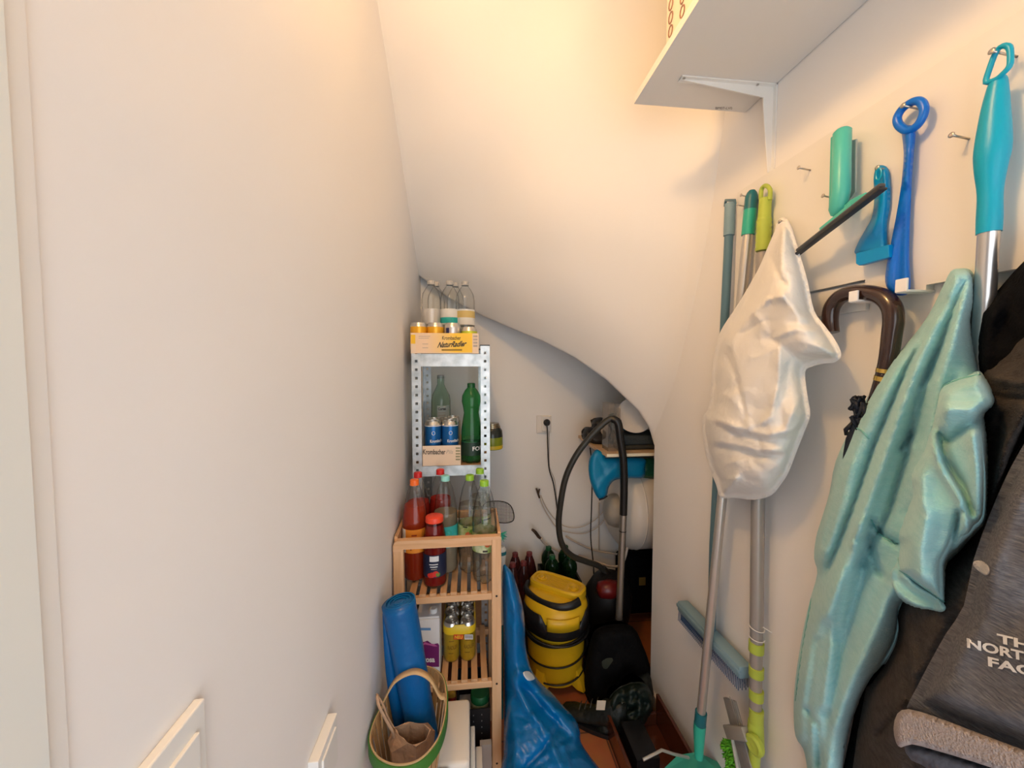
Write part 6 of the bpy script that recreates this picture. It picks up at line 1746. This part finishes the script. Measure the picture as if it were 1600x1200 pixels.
# ================================================================== DARK THINGS on the floor
M_DKC = mat('black_nylon', (.004, .004, .0045), .85, bump=(30, .6, 4), spec=.12)
bp2 = thing('backpack', 'large black bag standing against the end of the right wall', 'bag', (.60, 1.56, 0))
o, _ = relief('bag_body', [(925, 1000), (935, 985), (960, 978), (990, 982), (1005, 1010), (1014, 1035), (1019, 1060), (1020, 1110), (1010, 1128), (925, 1122), (915, 1080), (916, 1040)], M_DKC, lambda x, y, d: atY(x, y, 1.55 - d), .07, 22, [nzf(.04, .012, 31), fold_field([([(965, 985), (968, 1040), (970, 1090)], 5, .012)])], step=6, parent=bp2, backf=lambda x, y, e, p: Vector((p.x, 1.553, p.z)))
for v in o.data.vertices: v.co.z = max(v.co.z, .003)
relief('patch', [(936, 1032), (950, 1026), (962, 1030), (958, 1042), (944, 1048)], mat('dark_olive_patch', (.03, .035, .022), .7), lambda x, y, d: atY(x, y, 1.486 - d), .006, 5, [], step=3, parent=bp2)
sc2 = thing('suitcase', 'black trolley case in the dark under the water heater', 'suitcase', (.98, 2.0, 0))
bm = bmesh.new(); box(bm, (1.08, 1.99, .225), (.56, .09, .34), .03, seg=3); build('case_body', bm, M_DKC, sc2, True)
for x in (.85, 1.31): lathe('wheel', [(0, -.012), (.028, -.012), (.030, 0), (.028, .012), (0, .012)], M_VB, sc2, 16, M=axisM((x, 1.99, .032), (1, 0, 0)))
ylt = atY(1009, 915, 1.90); bx('luggage_tag', (ylt.x - .018, 1.938, ylt.z - .022), (ylt.x + .018, 1.944, ylt.z + .022), mat('amber_tag', (.30, .17, .03), .5), sc2, .002)
# boots
M_BT = mat('black_green_boot', (.007, .010, .008), .5, bump=(40, .5)); 
def boot(label, c, ang_, L_=.26, dark=M_BT, h=.13):
    t = thing('shoe', label, 'shoe', c, 'dark shoes on the floor', rot=None)
    R = Matrix.Translation(Vector(c)) @ Matrix.Rotation(ang_, 4, 'Z')
    secs = [(0.0, .030, .060, h), (.03, .036, .0, h), (.08, .036, 0, h * .95), (.12, .036, 0, h * .62), (.17, .042, 0, h * .46), (.21, .043, 0, h * .38), (.245, .034, 0, h * .28), (L_, .012, 0, h * .16)]
    V = []; Fc = []; n_ = 16
    for (x, w, _, hh) in secs:
        for i in range(n_):
            a = 2 * math.pi * i / n_
            y = w * math.cos(a); z = .014 + (hh - .014) * (.5 + .5 * math.sin(a))
            if math.sin(a) > .3: y *= .82
            V.append(R @ Vector((x - .11, y, z)))
    for j in range(len(secs) - 1):
        for i in range(n_): Fc.append((j * n_ + i, j * n_ + (i + 1) % n_, (j + 1) * n_ + (i + 1) % n_, (j + 1) * n_ + i))
    Fc.append(tuple(range(n_))[::-1]); Fc.append(tuple((len(secs) - 1) * n_ + i for i in range(n_)))
    mesh_obj('upper', V, Fc, dark, t)
    sole = []
    for i in range(24):
        a = 2 * math.pi * i / 24; x = math.cos(a) * L_ / 2 + .01; y = .042 * math.sin(a) * (1 - .12 * math.cos(a))
        sole.append(R @ Vector((x, y, .001)))
    V, Fc = prism_vf(sole, [p + Vector((0, 0, .016)) for p in sole]); mesh_obj('sole', V, Fc, M_VB, t, False)
    ls = []
    for k in range(4):
        a = R @ Vector((.0 + k * .022, -.022, h * .78 - k * h * .10)); b = R @ Vector((.0 + k * .022, .022, h * .78 - k * h * .10)); ls.append(tube_vf([a, (a + b) / 2 + Vector((0, 0, .006)), b], .0022, 5))
    V, Fc = merge(ls); mesh_obj('laces', V, Fc, mat('grey_lace', (.05, .05, .045), .7), t)
    return t
s1_ = boot('dark shoe with a pale square tag, nearest the blue sack', (atZ(938, 1128, 0).x - .02, 1.40, 0), math.radians(150))
pt_ = atY(939, 1102, 1.335)
bm = bmesh.new(); box(bm, (pt_.x, 1.335, pt_.z), (.034, .003, .036), .001, rot=Matrix.Rotation(.12, 4, 'Y')); build('pale_tag', bm, mat('cream_tag', (.70, .62, .50), .6), s1_, False)
s2_ = boot('dark green shoe in the heap beside the wall end', (.625, 1.42, 0), math.radians(200), h=.15)
# crumpled green-black jacket heap on the shoes
hpj = thing('rain_cape', 'crumpled dark green cape heaped at the foot of the wall end', 'cape', (.62, 1.45, .1))
o, _ = relief('cape_cloth', [(955, 1090), (975, 1072), (1000, 1068), (1014, 1075), (1020, 1095), (1018, 1118), (1005, 1140), (1012, 1148), (1008, 1160), (985, 1158), (972, 1140), (958, 1128), (950, 1108)], mat('bottle_green_cloth', (.007, .016, .012), .5, bump=(30, .6, 4)), lambda x, y, d: atY(x, y, 1.40 - d), .06, 14, [nzf(.07, .03, 17, True), fold_field([([(975, 1075), (965, 1110), (975, 1140)], 7, -.03), ([(1000, 1080), (995, 1150)], 6, .02)], .6)], step=4, parent=hpj, backf=lambda x, y, e, p: Vector((p.x, 1.40, p.z)))
for v in o.data.vertices: v.co.z = max(v.co.z, .155) if False else v.co.z
# brown glossy box / trough along the wall
M_BRG = mat('brown_gloss_board', (.085, .022, .010), .2, coat=.4)
bt_ = thing('shoe_tray', 'glossy dark brown tray lying on the floor along the right wall', 'tray', (.62, 1.05, 0))
tx0, tx1, ty0, ty1 = .515, XW - .030, .86, 1.38
for (lo, hi) in (((tx0, ty0, .001), (tx1, ty1, .012)), ((tx0, ty0, .0125), (tx0 + .012, ty1, .09)), ((tx1 - .012, ty0, .0125), (tx1, ty1, .13)), ((tx0 + .0125, ty1 - .012, .0125), (tx1 - .0125, ty1, .06)), ((tx0 + .0125, ty0, .0125), (tx1 - .0125, ty0 + .012, .09))):
    bx('tray_board', lo, hi, M_BRG, bt_, .002)
bk2 = bx('dark_bottle', (tx0 + .03, 1.16, .0125), (tx0 + .11, 1.30, .11), plain('black_gloss_pack', (.008, .008, .009), .25)); bk2.name = 'black_carton'
tag(bk2, 'small glossy black carton with silver marks standing in the brown tray', 'carton')
# angled metal rod (hex hook)
rd = tube('metal_rod', [atY(1005, 1187, 1.02), atY(1034, 1172, 1.03), atY(1052, 1178, 1.05), atY(1076, 1184, 1.07)], .0042, M_ALU, None, n=8, up=(0, 1, 0)); tag(rd, 'bent thin metal rod sticking out left of the teal foot', 'rod')
